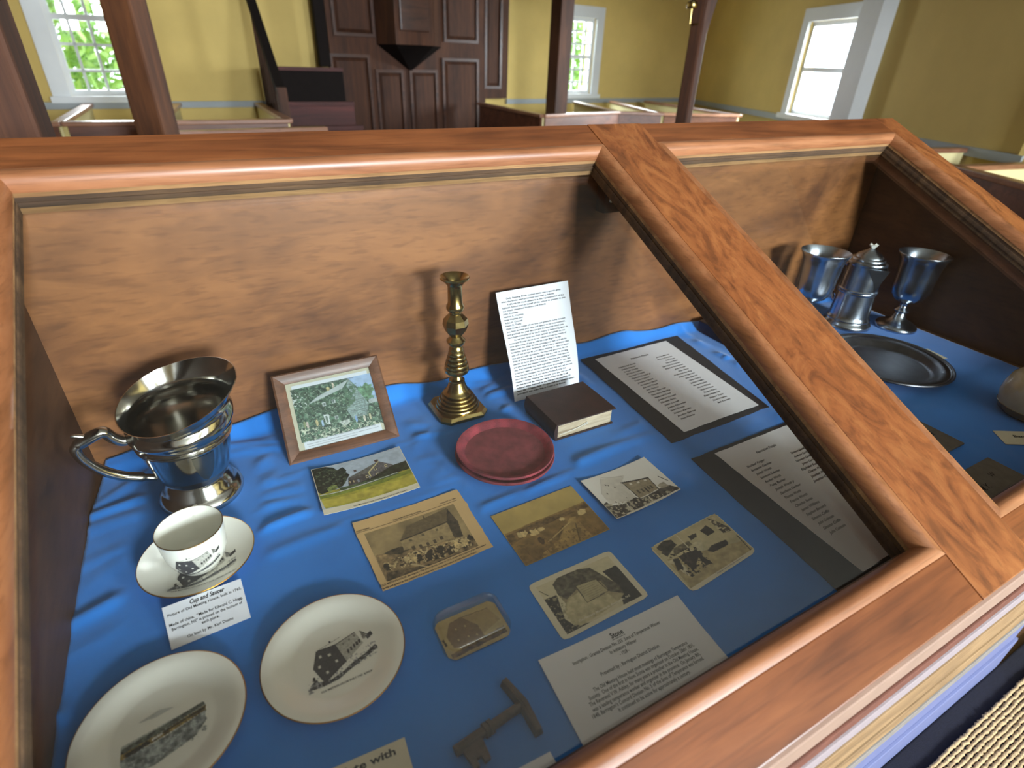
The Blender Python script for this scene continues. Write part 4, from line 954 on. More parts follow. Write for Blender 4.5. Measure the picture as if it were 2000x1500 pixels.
# picture area
pa = [(45.3, 79.2), (206.4, 45.9)]
p_tl, p_tr, p_br, p_bl = (520+285/6.25, 680+495/6.25), (520+1290/6.25, 680+287/6.25), (520+1432/6.25, 680+897/6.25), (520+435/6.25, 680+1145/6.25)
hm = homog([p_tl, p_tr, p_br, p_bl]); cz = crop(520, 680, 6.25, hm)
p = Pic(170, 120, (86, 114, 92), cz)
allp = [(200, 400), (1400, 200), (1500, 950), (400, 1250)]
p.poly((84, 112, 92), allp, .35, 26); p.speck(allp, (52, 76, 66), .56, 34, .2); p.speck(allp, (150, 172, 150), .66, 60, .1)
p.poly((176, 200, 232), [(910, 300), (1300, 240), (1380, 640), (1260, 610), (1120, 460), (1020, 365)], .05)
p.blob((110, 148, 116), (1220, 520), .10, .10, .5, .25)
p.poly((190, 196, 196), [(1250, 620), (1370, 590), (1380, 640), (1260, 660)], .1)
p.poly((196, 204, 204), [(515, 672), (620, 580), (1020, 360), (930, 480)], .05)
p.poly((150, 168, 164), [(1020, 365), (1255, 660), (1230, 800), (1060, 850), (980, 730), (1060, 560), (985, 440)], .2, 60)
for k in range(16): p.line((104, 124, 118), (1000+8*k, 430+25*k), (1110+10*k, 420+22*k), .004, .6)
p.speck([(960, 480), (1100, 420), (1090, 640), (980, 740)], (90, 120, 96), .45, 40)
for c in ((825, 635), (710, 670), (860, 835)): p.win((210, 216, 214), c, .020, .035); p.win((110, 124, 120), c, .012, .024)
p.poly((216, 222, 220), [(695, 800), (765, 795), (785, 915), (735, 915)], .1); p.poly((110, 130, 116), [(722, 815), (745, 812), (762, 905), (745, 908)])
p.poly((200, 204, 196), [(890, 890), (1015, 850), (1025, 890), (960, 945)], .15, 50)
for c, col in (((690, 905), (176, 200, 228)), ((1100, 850), (150, 182, 226)), ((1200, 840), (226, 216, 196)), ((1270, 820), (214, 204, 170)), ((505, 925), (220, 200, 190)), ((620, 900), (216, 200, 150)), ((470, 920), (150, 160, 120))): p.blob(col, c, .014, .045, 0, .1)
p.blob((186, 176, 130), (760, 480), .02, .03, .2); p.blob((226, 210, 190), (820, 440), .012, .04, .2)
p.speck([(400, 980), (1300, 880), (1430, 900), (440, 1150)], (206, 210, 186), .60, 55, .1); p.speck([(290, 520), (480, 600), (500, 700), (330, 700)], (220, 226, 220), .58, 40)
du0, dv0 = fh(*p_tl); du1, dv1 = fh(*p_br)
pu0 = (fh(*p_tl)[0]+fh(*p_bl)[0])/2; pu1 = (fh(*p_tr)[0]+fh(*p_br)[0])/2; pv0 = (fh(*p_tl)[1]+fh(*p_tr)[1])/2; pv1 = (fh(*p_bl)[1]+fh(*p_br)[1])/2
pp = sub(fm, pu0, pv0, pu1, pv1, -.0084); p.mesh('picture', pp, MT['print'], fr_, h=0)
lettering('caption', [('THE NATIONAL GEOGRAPHIC MAGAZINE', .5, .075, .0022, 'C', .085, 0, 0),
    ('"HOME, SWEET HOME"\u2014THE BOYHOOD RESIDENCE OF JOHN HOWARD PAYNE', .5, .885, .0020, 'C', .118, 0, 0),
    ('Famous in later years as a playwright and producer, Payne won his inspiration for the words of', .5, .922, .0018, 'C', .128, 0, 0),
    ('his immortal song from this homely cottage at East Hampton.', .36, .956, .0018, 'C', .086, 0, 0)], pm, MT['greyink'], fr_, .0005)
gm = sub(fm, iw-.005, ih-.005, 1-iw+.005, 1-ih+.005, -.0072); sheet('cover_glass', gm, MT['pictureglass'], fr_, th=.001, nu=1, nv=1)

# ================================================================== SPEECH SHEET
sb0, sb1 = onz(1005, 785, .001), onz(1131, 752, .001); st0, st1 = ony(968, 572, .952), ony(1109, 548, .952)
sm = quadmap([st0, st1, sb1, sb0], curl=lambda u, v: .006*math.sin(math.pi*v)*(1-.3*u)-.003*math.sin(2*math.pi*v))
sp = thing('speech_sheet', 'tall white typed sheet propped against the back panel behind the brown book', 'paper', tuple((sb0+sb1)/2))
sheet('sheet', sm, MT['paper'], sp, th=.0003, nu=8, nv=24)
L = ['        Daily Reading Book, tucked inside was a speech given', 'when the books were presented that read as follows:', '        It affords me much pleasure as the representative of this', 'Sabbath School and on behalf of this school to present to you', 'our much esteemed brothers and friends',
 'John Knowles', 'Nathan C. Hopkins', 'Israe Hopkins 2nd', 'Rufus H. Crowell', 'Henry D. Trefry', 'these books in token of our love and gratitude. Love, because', 'you have devoted your time and talents to our improvement,', 'and gratitude for your labours and the blessings which you',
 'have been instrumental by God\u2019s mercy in bestowing upon us.', '        As we look upon you from Sabbath to Sabbath as you', 'come and fill your places in our school and see the marks of', 'time upon some of you as with his magic fingers he has', 'interwoven the silver threads amoung your hair, and see his', 'footprints upon your foreheads, we are led to remember that',
 'you will not always fill your places amoung us - but we know', 'that you are only ripening for the Heavenly governor. As we', 'think of these things, our thoughts that are ever on the sing,', 'wander to those who have already rested from their labours,', 'and who from that blessed home are watching and waiting for', 'you. And methinks they have a glorious welcome for you. But', 'as we look again we see that some of you are younger in years-',
 'Time has not stamped you so deeply with this seal, yet you are', 'none the less dear to us, and we would unitedly pray that', 'Heaven\u2019s richest blessing may descend upon you each and all', 'and that through the grace and mercy of God we may be all', 'gathered where there will be one fold and one shepherd. O!', 'happy day! O! happy place! We soon shall meet together where', 'Jesus stands with smiling face, to Crown us his forever.']
W_ = [.76, .74, .80, .89, .60, .20, .27, .25, .24, .22, .85, .84, .81, .87, .74, .83, .74, .82, .85, .84, .82, .82, .83, .84, .84, .85, .86, .76, .83, .78, .82, .88, .74]
lines = []
for i, (t_, w_) in enumerate(zip(L, W_)):
    ind = .12 if t_.startswith(' ') else .045
    lines.append((t_.strip(), ind, .075+.0272*i, .0036, 'L', (w_)*sm.W, (.03 if i > 28 else .016), 0))
lettering('typed_text', lines, sm, MT['ink'], sp, .0006)

# ================================================================== BLACK-BACKED NAME LISTS
def namelist(label, bpx, spx, title, left, right, tpos, lpos, rpos, ocx, ocy, osc, bcurl=None):
    t = thing('mounted_name_list', label, 'paper', tuple(onz(*bpx[3])), 'handwritten name lists on black card')
    bm_ = quadmap(pxquad(bpx, .0006), curl=bcurl); sheet('black_backing', bm_, MT['blackboard'], t, th=.0012, jag=.002, seed=len(left))
    sq = quadmap(pxquad(spx, .0024), curl=lambda u, v: .0008*math.sin(3*u)); sheet('paper', sq, MT['greypaper'], t, th=.0003, jag=.0015, seed=4)
    hm_ = homog(spx); c = crop(ocx, ocy, osc, hm_); ln = []
    u, v = c(*tpos[0]); u1, _ = c(*tpos[1]); ln.append((title, u, v, .0062, 'L', (u1-u)*sq.W, .004, .45))
    for names, (a, b), al in ((left, lpos, 'L'), (right, rpos, 'R')):
        (ua, va), (ub, vb) = c(*a), c(*b); n_ = len(names)
        for i, s_ in enumerate(names):
            k = i/(n_-1); ln.append((s_, ua+(ub-ua)*k, va+(vb-va)*k, .0052, al, len(s_)*.0034, .003, .5))
    lettering('handwritten_names', ln, sq, MT['ink'], t, .0006)
    return t
namelist('name list on black card headed Plymouth People, right of the brown book', [(1133, 702), (1317, 652), (1502, 795), (1312, 866)], [(1162.5, 702), (1301, 666), (1482, 791), (1336, 844)],
 'Plymouth People', ['Nathaniel Smith', 'Joshua Atwood', 'Samuel Crosby', 'Elisha Hopkins', 'Thomas Crowell', 'Thomas Crowell Jr', 'Solomon Smith', 'Jonathan Smith', 'Archelaus Smith', 'Edward Tinson', 'John Osmore', 'William Sparrow', 'Theodore Harding', 'Nathaniel Snow', 'Jonathan Crowell', 'Obediah Smith', 'Judah Crowell', 'Joshua Nickerson', 'Simon Deacon', 'Solomon Kenwick', 'Jonathan Sparrow', 'Amos Knowles'],
 ['Joshua Myrick', 'Prince Freeman', 'Seth Coan', 'George Webb', 'Sparrow Nickerson', 'Stephen Nickerson', 'John Porter', 'Isaac Snow', 'Archelaus Harding', 'Solomon Sparrow', 'John Sparrow', 'Heman Kenny', 'Joshua Hedges', 'Heman Hopkins', 'Henry Wilson', 'William Hays', 'Thomas Kenny', 'Eldad Nickerson', 'Eleazer Tobin', 'David Hopkins', 'Seth Knowles'],
 ((520, 300), (708, 245)), ((390, 397), (1062, 952)), ((942, 245), (1605, 728)), 1140, 650, 5.556)
bl = onz(1640, 1149); br = np.array([.945, .205, 0]); 
def topx(p): 
    d = np.array(p, float)-CAM; return (1000+FPX*(d@RT)/(d@FW), 750-FPX*(d@UP)/(d@FW))
b2px = [(1350, 897), (1536, 825), topx((.935, .200, 0)), (1652, 1168)]
s2br = onz(1685, 1117)+np.array([.205, .004, 0]); s2px = [(1396, 886), topx(onz(1396, 886)+np.array([.208, .002, 0])), topx(s2br), (1685, 1117)]
namelist('name list on black card headed Nantucket People, half hidden under the divider rail', b2px, s2px, 'Nantucket People',
 ['Shubael Folger', 'Benjamin Gardner', 'Joseph Worth', 'Solomon Coleman', 'Reuben Worth', 'Peleg Bunker', 'Joseph Worth Jr', 'Zaccheus Gardner', 'Thomas Worth', 'Francis Worth', 'Charles Swain', 'James Williams', 'Stephen Bernard', 'Simeon Coffin', 'John Coleman', 'Simeon Coffin', 'John Coleman'],
 ['Simeon Gardner', 'Andrew Gardner', 'Solomon Gardner', 'James Gardner', 'Eliphalet Folger', 'Charles Worth', 'Jonathan Worth', 'Jonathan Coffin'],
 ((480, 325), (668, 250)), ((390, 462), (1175, 1090)), ((960, 265), (1190, 520)), 1380, 820, 4.839)

# ================================================================== CARDS AND PHOTOGRAPHS
def card(name, label, px, mat, z=.0006, curl=None, th=.0005, rc=0.0, cat='postcard', group=None, jag=0.0, seed=0):
    mp = quadmap(pxquad(px, z), curl=curl)
    t = thing(name, label, cat, tuple((onz(*px[0])+onz(*px[2]))/2), group)
    sheet('card', mp, mat, t, th=th, rc=rc, jag=jag, seed=seed); return t, mp, homog(px)
G = 'old photographs and postcards'
# coloured postcard
PX1 = [(608, 922), (780, 876), (821, 956), (634, 1011)]
t, mp, hm = card('colour_postcard', 'colour postcard of a grey shingled house above a yellow-green field', PX1, MT['creampaper'], curl=lambda u, v: .004*(2*u-1)**2+.001, group=G)
c = crop(560, 860, 7.143, hm); p = Pic(180, 130, (176, 188, 198), c)
p.poly((172, 186, 198), [(300, 380), (1580, 60), (1900, 560), (500, 900)], .05)
p.poly((166, 160, 62), [(440, 820), (1780, 440), (1900, 700), (560, 1060)], .14, 14); p.poly((186, 170, 76), [(500, 940), (1820, 560), (1880, 660), (540, 1040)], .12, 14, .6)
p.poly((96, 120, 48), [(440, 860), (1760, 470), (1780, 520), (460, 920)], .2, 24, .6)
p.poly((72, 92, 60), [(740, 720), (1560, 490), (1600, 520), (760, 770)], .2)
p.poly((34, 42, 34), [(340, 450), (480, 390), (640, 400), (700, 440), (770, 390), (830, 440), (820, 480), (880, 510), (850, 570), (840, 600), (790, 690), (700, 740), (500, 830), (440, 800)], .35, 30)
p.speck([(380, 440), (640, 400), (850, 480), (820, 660), (460, 800)], (78, 92, 70), .62, 40)
p.poly((104, 104, 98), [(870, 555), (1220, 345), (1285, 315), (1150, 480), (880, 562)], .1, 40)
p.poly((78, 76, 74), [(860, 565), (1150, 480), (1170, 590), (1020, 650), (870, 690)], .2, 40)
p.poly((98, 96, 98), [(1285, 315), (1500, 380), (1480, 510), (1180, 580), (1150, 480)], .2, 60)
p.line((206, 196, 140), (1280, 318), (1150, 480), .007); p.line((200, 190, 130), (1150, 480), (1180, 540), .006)
p.poly((86, 66, 58), [(1218, 295), (1275, 285), (1280, 320), (1230, 330)]); p.poly((90, 70, 64), [(930, 440), (970, 432), (975, 462), (945, 472)])
for q in ((1243, 430), (1395, 390), (1275, 515), (1130, 545)): p.win((206, 196, 150), q, .014, .030); p.win((50, 52, 56), q, .008, .018)
for q in ((890, 632), (940, 615)): p.win((176, 160, 120), q, .006, .026)
p.win((128, 136, 146), (1010, 605), .010, .035)
p.poly((40, 50, 36), [(1020, 640), (1200, 560), (1330, 480), (1480, 390), (1560, 370), (1680, 335), (1750, 460), (1580, 500), (1300, 570)], .35, 30)
p.poly((112, 126, 70), [(570, 740), (640, 670), (710, 680), (720, 720), (600, 800)], .3, 30)
p.line((196, 200, 196), (480, 850), (680, 800), .005); p.line((196, 200, 196), (690, 798), (1300, 590), .006); p.line((180, 186, 180), (1300, 590), (1560, 505), .005)
p.mesh('picture', mp, MT['print'], t, rect=(0.006, .006, .994, .90))
lettering('caption', [('Old Meeting House, Barrington, Nova Scotia, Canada', .58, .975, .0026, 'C', .088, .01, 0)], mp, MT['ink'], t)
# newspaper clipping
PX2 = [(687, 1024), (893, 957), (963, 1070), (748, 1157)]
MT['newsprint'] = plain('yellowed_newsprint', (206, 172, 118), .85, var=.10, scale=14)
t, mp, hm = card('newspaper_clipping', 'yellowed newspaper clipping with a photograph of a crowd before the meeting house', PX2, MT['newsprint'], curl=lambda u, v: .002*(2*u-1)**2, th=.0002, cat='clipping', jag=.003, seed=3)
c = crop(680, 950, 6.897, hm)
tl, tr, br_, bl_ = [(680+a/6.897, 950+b/6.897) for a, b in ((233, 663), (1408, 248), (1770, 805), (520, 1305))]
h2 = homog([tl, tr, br_, bl_]); c2 = crop(680, 950, 6.897, h2); p = Pic(170, 110, (150, 126, 84), c2)
A_ = [(200, 650), (1420, 200), (1800, 820), (500, 1350)]
p.poly((152, 130, 88), A_, .14, 6); p.poly((126, 104, 70), [(380, 950), (1800, 640), (1800, 830), (520, 1310)], .3, 20)
p.poly((70, 60, 42), [(480, 930), (600, 860), (720, 820), (900, 830), (700, 930)], .3, 30)
p.poly((106, 90, 62), [(710, 742), (790, 545), (1320, 300), (1330, 480)], .08, 40); p.poly((158, 136, 94), [(715, 745), (1330, 500), (1440, 690), (1200, 780), (760, 870)], .08, 30)
p.line((64, 54, 38), (712, 744), (1330, 488), .008); p.poly((72, 62, 46), [(1322, 305), (1480, 480), (1560, 680), (1440, 700), (1330, 480)], .2, 30)
for q in ((1265, 700), (1175, 745), (1080, 780), (985, 810), (890, 835)): p.win((80, 68, 48), q, .016, .036)
for q in ((1015, 660), (850, 735), (1200, 590)): p.win((104, 90, 62), q, .014, .026)
p.line((70, 60, 44), (1015, 410), (1025, 445), .006)
p.speck([(480, 1050), (900, 880), (1640, 660), (1680, 800), (1300, 960), (520, 1160)], (196, 172, 122), .54, 46, .1); p.speck([(480, 1050), (900, 880), (1640, 700), (1680, 800), (1300, 960), (520, 1160)], (58, 48, 34), .58, 40, .1)
for q, r in (((520, 1100), .03), ((960, 950), .035), ((1120, 930), .04), ((1245, 860), .045), ((1650, 700), .03)): p.blob((54, 46, 34), q, r, r*1.2, .5, .2)
for q in ((880, 970), (1480, 790), (1580, 750)): p.blob((190, 164, 112), q, .035, .05, .4, .2)
p.poly((88, 74, 52), [(520, 1180), (1150, 1040), (1770, 800), (1770, 830), (520, 1310)], .35, 30); p.line((186, 164, 120), (860, 1060), (1090, 1085), .008)
u0 = (hm(*tl)[0]+hm(*bl_)[0])/2; u1 = (hm(*tr)[0]+hm(*br_)[0])/2; v0 = (hm(*tl)[1]+hm(*tr)[1])/2; v1 = (hm(*bl_)[1]+hm(*br_)[1])/2
p.mesh('picture', mp, MT['matteprint'], t, rect=(u0, v0, u1, v1), h=.0004)
def cl(pt_): return c(*pt_)
ln = []
for txt, a, b, s_ in (('COAST GUARD', (60, 660), (300, 582), .0030), ('SHELBURNE, NOVA SCOTIA', (622, 475), (998, 340), .0028), ('AUGUST 13, 1966', (1252, 250), (1456, 180), .0028),
        ('OLD MEETING HOUSE, Barrington - The above photo, taken in 1912, shows the location of the Monument', (440, 1372), (1862, 805), .0030), ('family and guests at the erection of a monument to the grandmother of John Howard Payne.', (452, 1410), (1745, 898), .0030)):
    (ua, va), (ub, vb) = c(*a), c(*b); ln.append((txt, max(.004, ua), (va+vb)/2, s_, 'L', (min(.995, ub)-max(.004, ua))*mp.W, .012, 0))
lettering('newsprint_text', ln, mp, MT['ink'], t, .0004)
ua, va = c(118, 660); ub, vb = c(1470, 196); sheet('rule_line', sub(mp, ua, (va+vb)/2-.002, ub, (va+vb)/2+.002, .00035), MT['ink'], t, th=.00005, nu=6, nv=1)
# sepia road view
PX3 = [(958, 1009), (1115, 949), (1191, 1034), (1027, 1106)]
MT['sepia'] = plain('sepia_paper', (176, 150, 92), .5, var=.1, scale=12)
t, mp, hm = card('sepia_photograph', 'faded sepia photograph of a village road seen from above', PX3, MT['sepia'], group=G)
c = crop(940, 900, 3.571, hm); p = Pic(150, 105, (178, 152, 90), c)
A_ = [(40, 380), (640, 150), (920, 480), (300, 770)]
p.poly((180, 156, 92), A_, .06, 5); p.poly((136, 108, 62), [(160, 515), (560, 350), (730, 280), (920, 480), (300, 770)], .15, 12)
p.poly((104, 82, 50), [(170, 530), (460, 400), (640, 340), (720, 290), (760, 320), (560, 400), (400, 470), (200, 600)], .3, 20)
p.poly((168, 138, 82), [(620, 400), (660, 390), (690, 570), (440, 690), (420, 660), (540, 560)], .1, 20); p.poly((158, 128, 76), [(660, 440), (690, 430), (780, 530), (690, 565)], .15)
for q, r in (((285, 515), .05), ((370, 505), .05), ((420, 480), .035), ((560, 410), .03), ((705, 360), .045)): p.blob((206, 180, 122), q, r, r*.8, .3, .1)
p.blob((82, 64, 40), (420, 560), .035, .05, .5, .2); p.poly((96, 76, 46), [(520, 520), (570, 455), (585, 460), (545, 535)], .1)
p.line((196, 168, 108), (470, 570), (620, 430), .006); p.line((100, 80, 48), (660, 440), (690, 560), .006); p.speck([(180, 620), (700, 460), (880, 470), (320, 740)], (104, 82, 48), .6, 40, .1, .6)
p.mesh('picture', mp, MT['print'], t, rect=(.004, .006, .996, .994))
# white house photo
PX4 = [(1133, 943), (1257, 896), (1328, 961), (1204, 1019)]
t, mp, hm = card('house_photograph', 'curled black-and-white photograph of a pale house with a shaded front', PX4, MT['creampaper'], curl=lambda u, v: .004*(2*u-1)**2+.002*v, group=G)
c = crop(940, 900, 3.571, hm); p = Pic(150, 105, (226, 222, 210), c)
p.poly((206, 200, 184), [(835, 130), (1000, 100), (985, 155), (1090, 270), (900, 320), (840, 250)], .03); p.line((170, 164, 150), (830, 125), (840, 250), .003); p.line((170, 164, 150), (832, 122), (985, 110), .003)
p.poly((150, 138, 112), [(985, 155), (1165, 125), (1240, 205), (1110, 268)], .08, 30); p.line((40, 38, 34), (980, 157), (1165, 126), .010); p.line((60, 56, 50), (985, 155), (1110, 268), .006); p.line((60, 56, 50), (1165, 126), (1240, 205), .006)
for q in ((1048, 165), (1100, 155), (1148, 143)): p.win((214, 206, 188), q, .016, .020)
for q in ((1100, 220), (1130, 213), (1172, 195), (1190, 190)): p.win((90, 82, 68), q, .013, .045)
p.win((50, 46, 42), (1158, 207), .010, .06)
for q in ((868, 175), (888, 180), (880, 240), (935, 190), (1018, 265), (940, 300)): p.win((84, 78, 66), q, .006, .018)
p.poly((62, 60, 54), [(845, 330), (870, 305), (910, 330), (1000, 310), (1080, 260), (1120, 270), (1230, 215), (1290, 180), (1390, 210), (1200, 290), (1030, 380), (930, 430)], .4, 26)
p.speck([(850, 330), (1080, 270), (1380, 205), (940, 425)], (176, 168, 144), .58, 36); p.line((216, 210, 190), (1160, 240), (1200, 290), .006); p.line((210, 204, 186), (1010, 300), (1050, 355), .006)
p.poly((150, 142, 122), [(1230, 180), (1270, 160), (1310, 190), (1260, 205)], .2); p.line((70, 66, 58), (1235, 122), (1300, 155), .006)
p.poly((216, 212, 196), [(1025, 378), (1265, 268), (1270, 278), (1040, 388)])
p.mesh('picture', mp, MT['print'], t, rect=(.004, .006, .996, .994))
# boulder card
PX5 = [(1030, 1144), (1190, 1075), (1269, 1164), (1101, 1253)]
t, mp, hm = card('boulder_postcard', 'white-bordered postcard of a large inscribed boulder', PX5, MT['creampaper'], rc=.004, group=G)
ins = [(1049, 1146), (1186, 1087), (1256, 1162), (1106, 1241)]; hi = homog(ins); c = crop(940, 900, 3.571, hi); p = Pic(150, 105, (206, 196, 158), c)
p.poly((206, 196, 160), [(380, 880), (880, 640), (1150, 940), (590, 1230)], .03)
p.poly((50, 48, 44), [(420, 970), (530, 930), (580, 1100), (650, 1150), (800, 1120), (590, 1230)], .35, 26); p.speck([(420, 970), (530, 940), (700, 1150), (590, 1220)], (150, 142, 112), .6, 40)
p.poly((44, 44, 42), [(845, 770), (930, 730), (990, 765), (1140, 935), (1000, 1000), (960, 870)], .2, 30)
p.poly((158, 146, 112), [(505, 860), (540, 810), (680, 755), (760, 745), (840, 790), (960, 860), (1000, 920), (960, 980), (830, 1070), (700, 1150), (640, 1140), (585, 1060), (590, 990), (540, 930)], .12, 14)
p.poly((92, 86, 70), [(505, 860), (540, 810), (680, 755), (760, 745), (960, 860), (1000, 920), (900, 905), (830, 830), (700, 860), (600, 960), (540, 930)], .3, 26)
p.poly((186, 174, 134), [(600, 970), (690, 900), (740, 980), (890, 920), (960, 975), (830, 1070), (700, 1150), (640, 1140), (585, 1060)], .1, 20)
p.poly((178, 166, 128), [(662, 868), (800, 820), (890, 900), (742, 982)], .04); 
for a, b in (((662, 868), (800, 820)), ((800, 820), (890, 900)), ((890, 900), (742, 982)), ((742, 982), (662, 868))): p.line((80, 74, 58), a, b, .005)
for k in range(7): p.line((128, 118, 90), (690+11*k, 880+13*k), (795+11*k, 838+12*k), .003, .7)
p.poly((206, 196, 160), [(390, 905), (430, 905), (500, 940), (420, 965)], .05); p.line((90, 84, 70), (410, 905), (470, 935), .005)
iu0 = (hm(*ins[0])[0]+hm(*ins[3])[0])/2; iu1 = (hm(*ins[1])[0]+hm(*ins[2])[0])/2; iv0 = (hm(*ins[0])[1]+hm(*ins[1])[1])/2; iv1 = (hm(*ins[2])[1]+hm(*ins[3])[1])/2
p.mesh('picture', mp, MT['print'], t, rect=(iu0, iv0, iu1, iv1))
lettering('caption', [('The Planters Monument, Barrington, N.S.', .53, .865, .0030, 'C', .085, .008, .3)], mp, MT['creampaper'], t, .0009)
# ox card
PX6 = [(1269, 1070), (1396, 1002), (1478, 1077), (1353, 1158)]
t, mp, hm = card('ox_team_postcard', 'sepia postcard of a team of oxen drawing a cart', PX6, MT['creampaper'], rc=.005, group=G)
c = crop(940, 900, 3.571, hm); p = Pic(150, 105, (190, 176, 136), c)
A_ = [(1175, 605), (1615, 365), (1925, 630), (1480, 920)]
p.poly((196, 184, 144), A_, .08, 8); p.poly((176, 160, 118), [(1300, 700), (1900, 560), (1925, 630), (1480, 920)], .12, 14)
p.poly((54, 52, 46), [(1215, 610), (1260, 560), (1320, 550), (1365, 590), (1340, 620), (1300, 680), (1250, 650)], .4, 26)
p.poly((120, 110, 86), [(1340, 620), (1450, 560), (1480, 590), (1350, 680)], .3, 30); p.poly((60, 58, 52), [(1440, 530), (1500, 505), (1510, 530), (1470, 560)], .2)
p.poly((48, 46, 42), [(1530, 490), (1570, 450), (1620, 480), (1640, 500), (1590, 530)], .2); p.poly((56, 52, 48), [(1590, 640), (1620, 600), (1720, 560), (1740, 580), (1740, 600), (1640, 650)], .25)
p.poly((70, 64, 56), [(1570, 395), (1640, 420), (1740, 470), (1760, 500), (1700, 510), (1640, 460)], .4, 30); p.speck([(1570, 395), (1650, 380), (1780, 500), (1680, 520)], (206, 196, 160), .56, 30)
p.poly((44, 40, 38), [(1440, 650), (1540, 620), (1560, 680), (1630, 730), (1590, 750), (1530, 690), (1500, 780), (1440, 700)], .2); p.poly((60, 54, 48), [(1380, 680), (1440, 650), (1520, 770), (1490, 780), (1420, 720)], .3)
p.poly((210, 200, 166), [(1290, 720), (1350, 690), (1440, 760), (1470, 830), (1420, 800), (1360, 740)], .1); p.poly((50, 46, 42), [(1340, 700), (1380, 690), (1420, 760), (1380, 790)], .2)
p.poly((206, 196, 160), [(1480, 580), (1540, 560), (1570, 640), (1520, 640)], .1); p.line((214, 206, 176), (1360, 520), (1480, 640), .005); p.line((60, 56, 50), (1800, 530), (1905, 640), .006)
p.speck([(1280, 660), (1500, 600), (1640, 740), (1480, 840)], (40, 38, 34), .6, 40); p.poly((176, 162, 126), [(1220, 620), (1260, 640), (1240, 670), (1215, 650)], .1)
p.mesh('picture', mp, MT['print'], t, rect=(.012, .012, .988, .93))
lettering('caption', [('Bringing home the hay, Barrington, N.S.', .60, .965, .0020, 'C', .06, 0, .2)], mp, MT['greyink'], t, .0009)

# ================================================================== GLASS PAPERWEIGHT
pq = [onz(*q) for q in ((837, 1217), (962, 1160), (1007, 1238), (876, 1309))]
pwc = sum(pq)/4; pw = thing('glass_paperweight', 'domed glass paperweight over a sepia photograph of the meeting house', 'paperweight', tuple(pwc))
pmap = quadmap([q*1.0 for q in pq])
def rrect(hw, hh, rc, n=8):
    out = []
    for cx_, cy_, a0 in ((hw-rc, hh-rc, 0), (-hw+rc, hh-rc, 90), (-hw+rc, -hh+rc, 180), (hw-rc, -hh+rc, 270)):
        for k in range(n+1): a = math.radians(a0+90*k/n); out.append((cx_+rc*math.cos(a), cy_+rc*math.sin(a)))
    return out
hw, hh = pmap.W*.485, pmap.H*.47
lv = [(0.0, .985), (.004, 1.0), (.012, 1.0), (.017, .965), (.0205, .87), (.0222, .6), (.0228, .2)]
V = []; F = []; rings = []
for z, s_ in lv:
    rr_ = rrect(hw*s_ if s_ > .9 else hw-(1-s_)*hh, hh*s_ if s_ > .9 else hh-(1-s_)*hh, .017*min(1, s_)); rings.append(list(range(len(V), len(V)+len(rr_)))); V += [(pwc[0]+x, pwc[1]+y, .0008+z) for x, y in rr_]
for A, B in zip(rings[:-1], rings[1:]):
    n_ = len(A); F += [(A[k], A[(k+1) % n_], B[(k+1) % n_], B[k]) for k in range(n_)]
F.append(tuple(rings[0][::-1])); F.append(tuple(rings[-1])); obj('glass_block', V, F, MT['crystal'], pw, smooth=50)
ppm = quadmap([pwc+np.array([x*hw*.93, y*hh*.90-.002, .0022]) for x, y in ((-1, 1), (1, 1), (1, -1), (-1, -1))])
p = Pic(90, 66, (186, 158, 106)); p.poly((188, 160, 108), [(0, 0), (1, 0), (1, 1), (0, 1)], .06, 8)
p.poly((124, 92, 58), [(.10, .42), (.22, .14), (.42, .10), (.60, .45), (.62, .78), (.30, .86), (.13, .72)], .08, 20); p.poly((166, 136, 88), [(.42, .10), (.86, .16), (.95, .55), (.62, .70), (.60, .45)], .06, 20)
for q in ((.28, .34), (.42, .36), (.24, .60), (.40, .62), (.52, .66), (.33, .78)): p.win((186, 158, 106), q, .012, .022)
p.line((110, 84, 54), (.42, .12), (.86, .16), .006); p.poly((112, 86, 54), [(.05, .84), (.95, .72), (.95, .9), (.05, .95)], .3, 20); p.poly((44, 36, 28), [(.02, .46), (.05, .44), (.06, .62), (.03, .64)])
ax = np.maximum(np.abs(p.U-.5)-.36, 0)/.14; ay = np.maximum(np.abs(p.W-.5)-.30, 0)/.20; p.mask = np.hypot(ax, ay) < 1.0
p.mesh('sepia_picture', ppm, MT['print'], pw, h=0, only=True)

# ================================================================== LABEL CARDS
def label(name, lab, corners, mat, lines, z=.0006, curl=None, cat='label', th=.0003, tilt=None):
    mp = quadmap(corners, curl=curl); t = thing(name, lab, cat, tuple((np.array(corners[0])+np.array(corners[2]))/2)); sheet('card', mp, mat, t, th=th)
    if lines: lettering('printed_text', lines, mp, MT['ink'], t, .0006)
    return t
TRANSITION = None
cq = [onz(316, 1188, .0125), onz(470, 1130, .0125), onz(490, 1206, .001), onz(335, 1270, .001)]
label('caption_card', 'white caption card reading Cup and Saucer, resting against the saucer', cq, MT['paper'], [
 ('Cup and Saucer', .55, .155, .0066, 'C', .040, .014, .3), ('Picture of Old Meeting House, built in 1765.', .51, .27, .0040, 'C', .084, .004, 0), ('Made of china.  \u201cMade for Edward C. Hogg,', .50, .50, .0040, 'C', .083, .004, 0),
 ('Barrington, NS\u201d is printed on the bottom of', .50, .61, .0040, 'C', .080, .004, 0), ('each piece.', .52, .71, .0040, 'C', .020, .004, 0), ('On loan by Mr. Karl Doane', .50, .885, .0040, 'C', .052, .004, 0)])
sq_ = pxquad([(1051, 1292), (1322, 1166), (1430, 1294), (1139, 1459)], .0008)
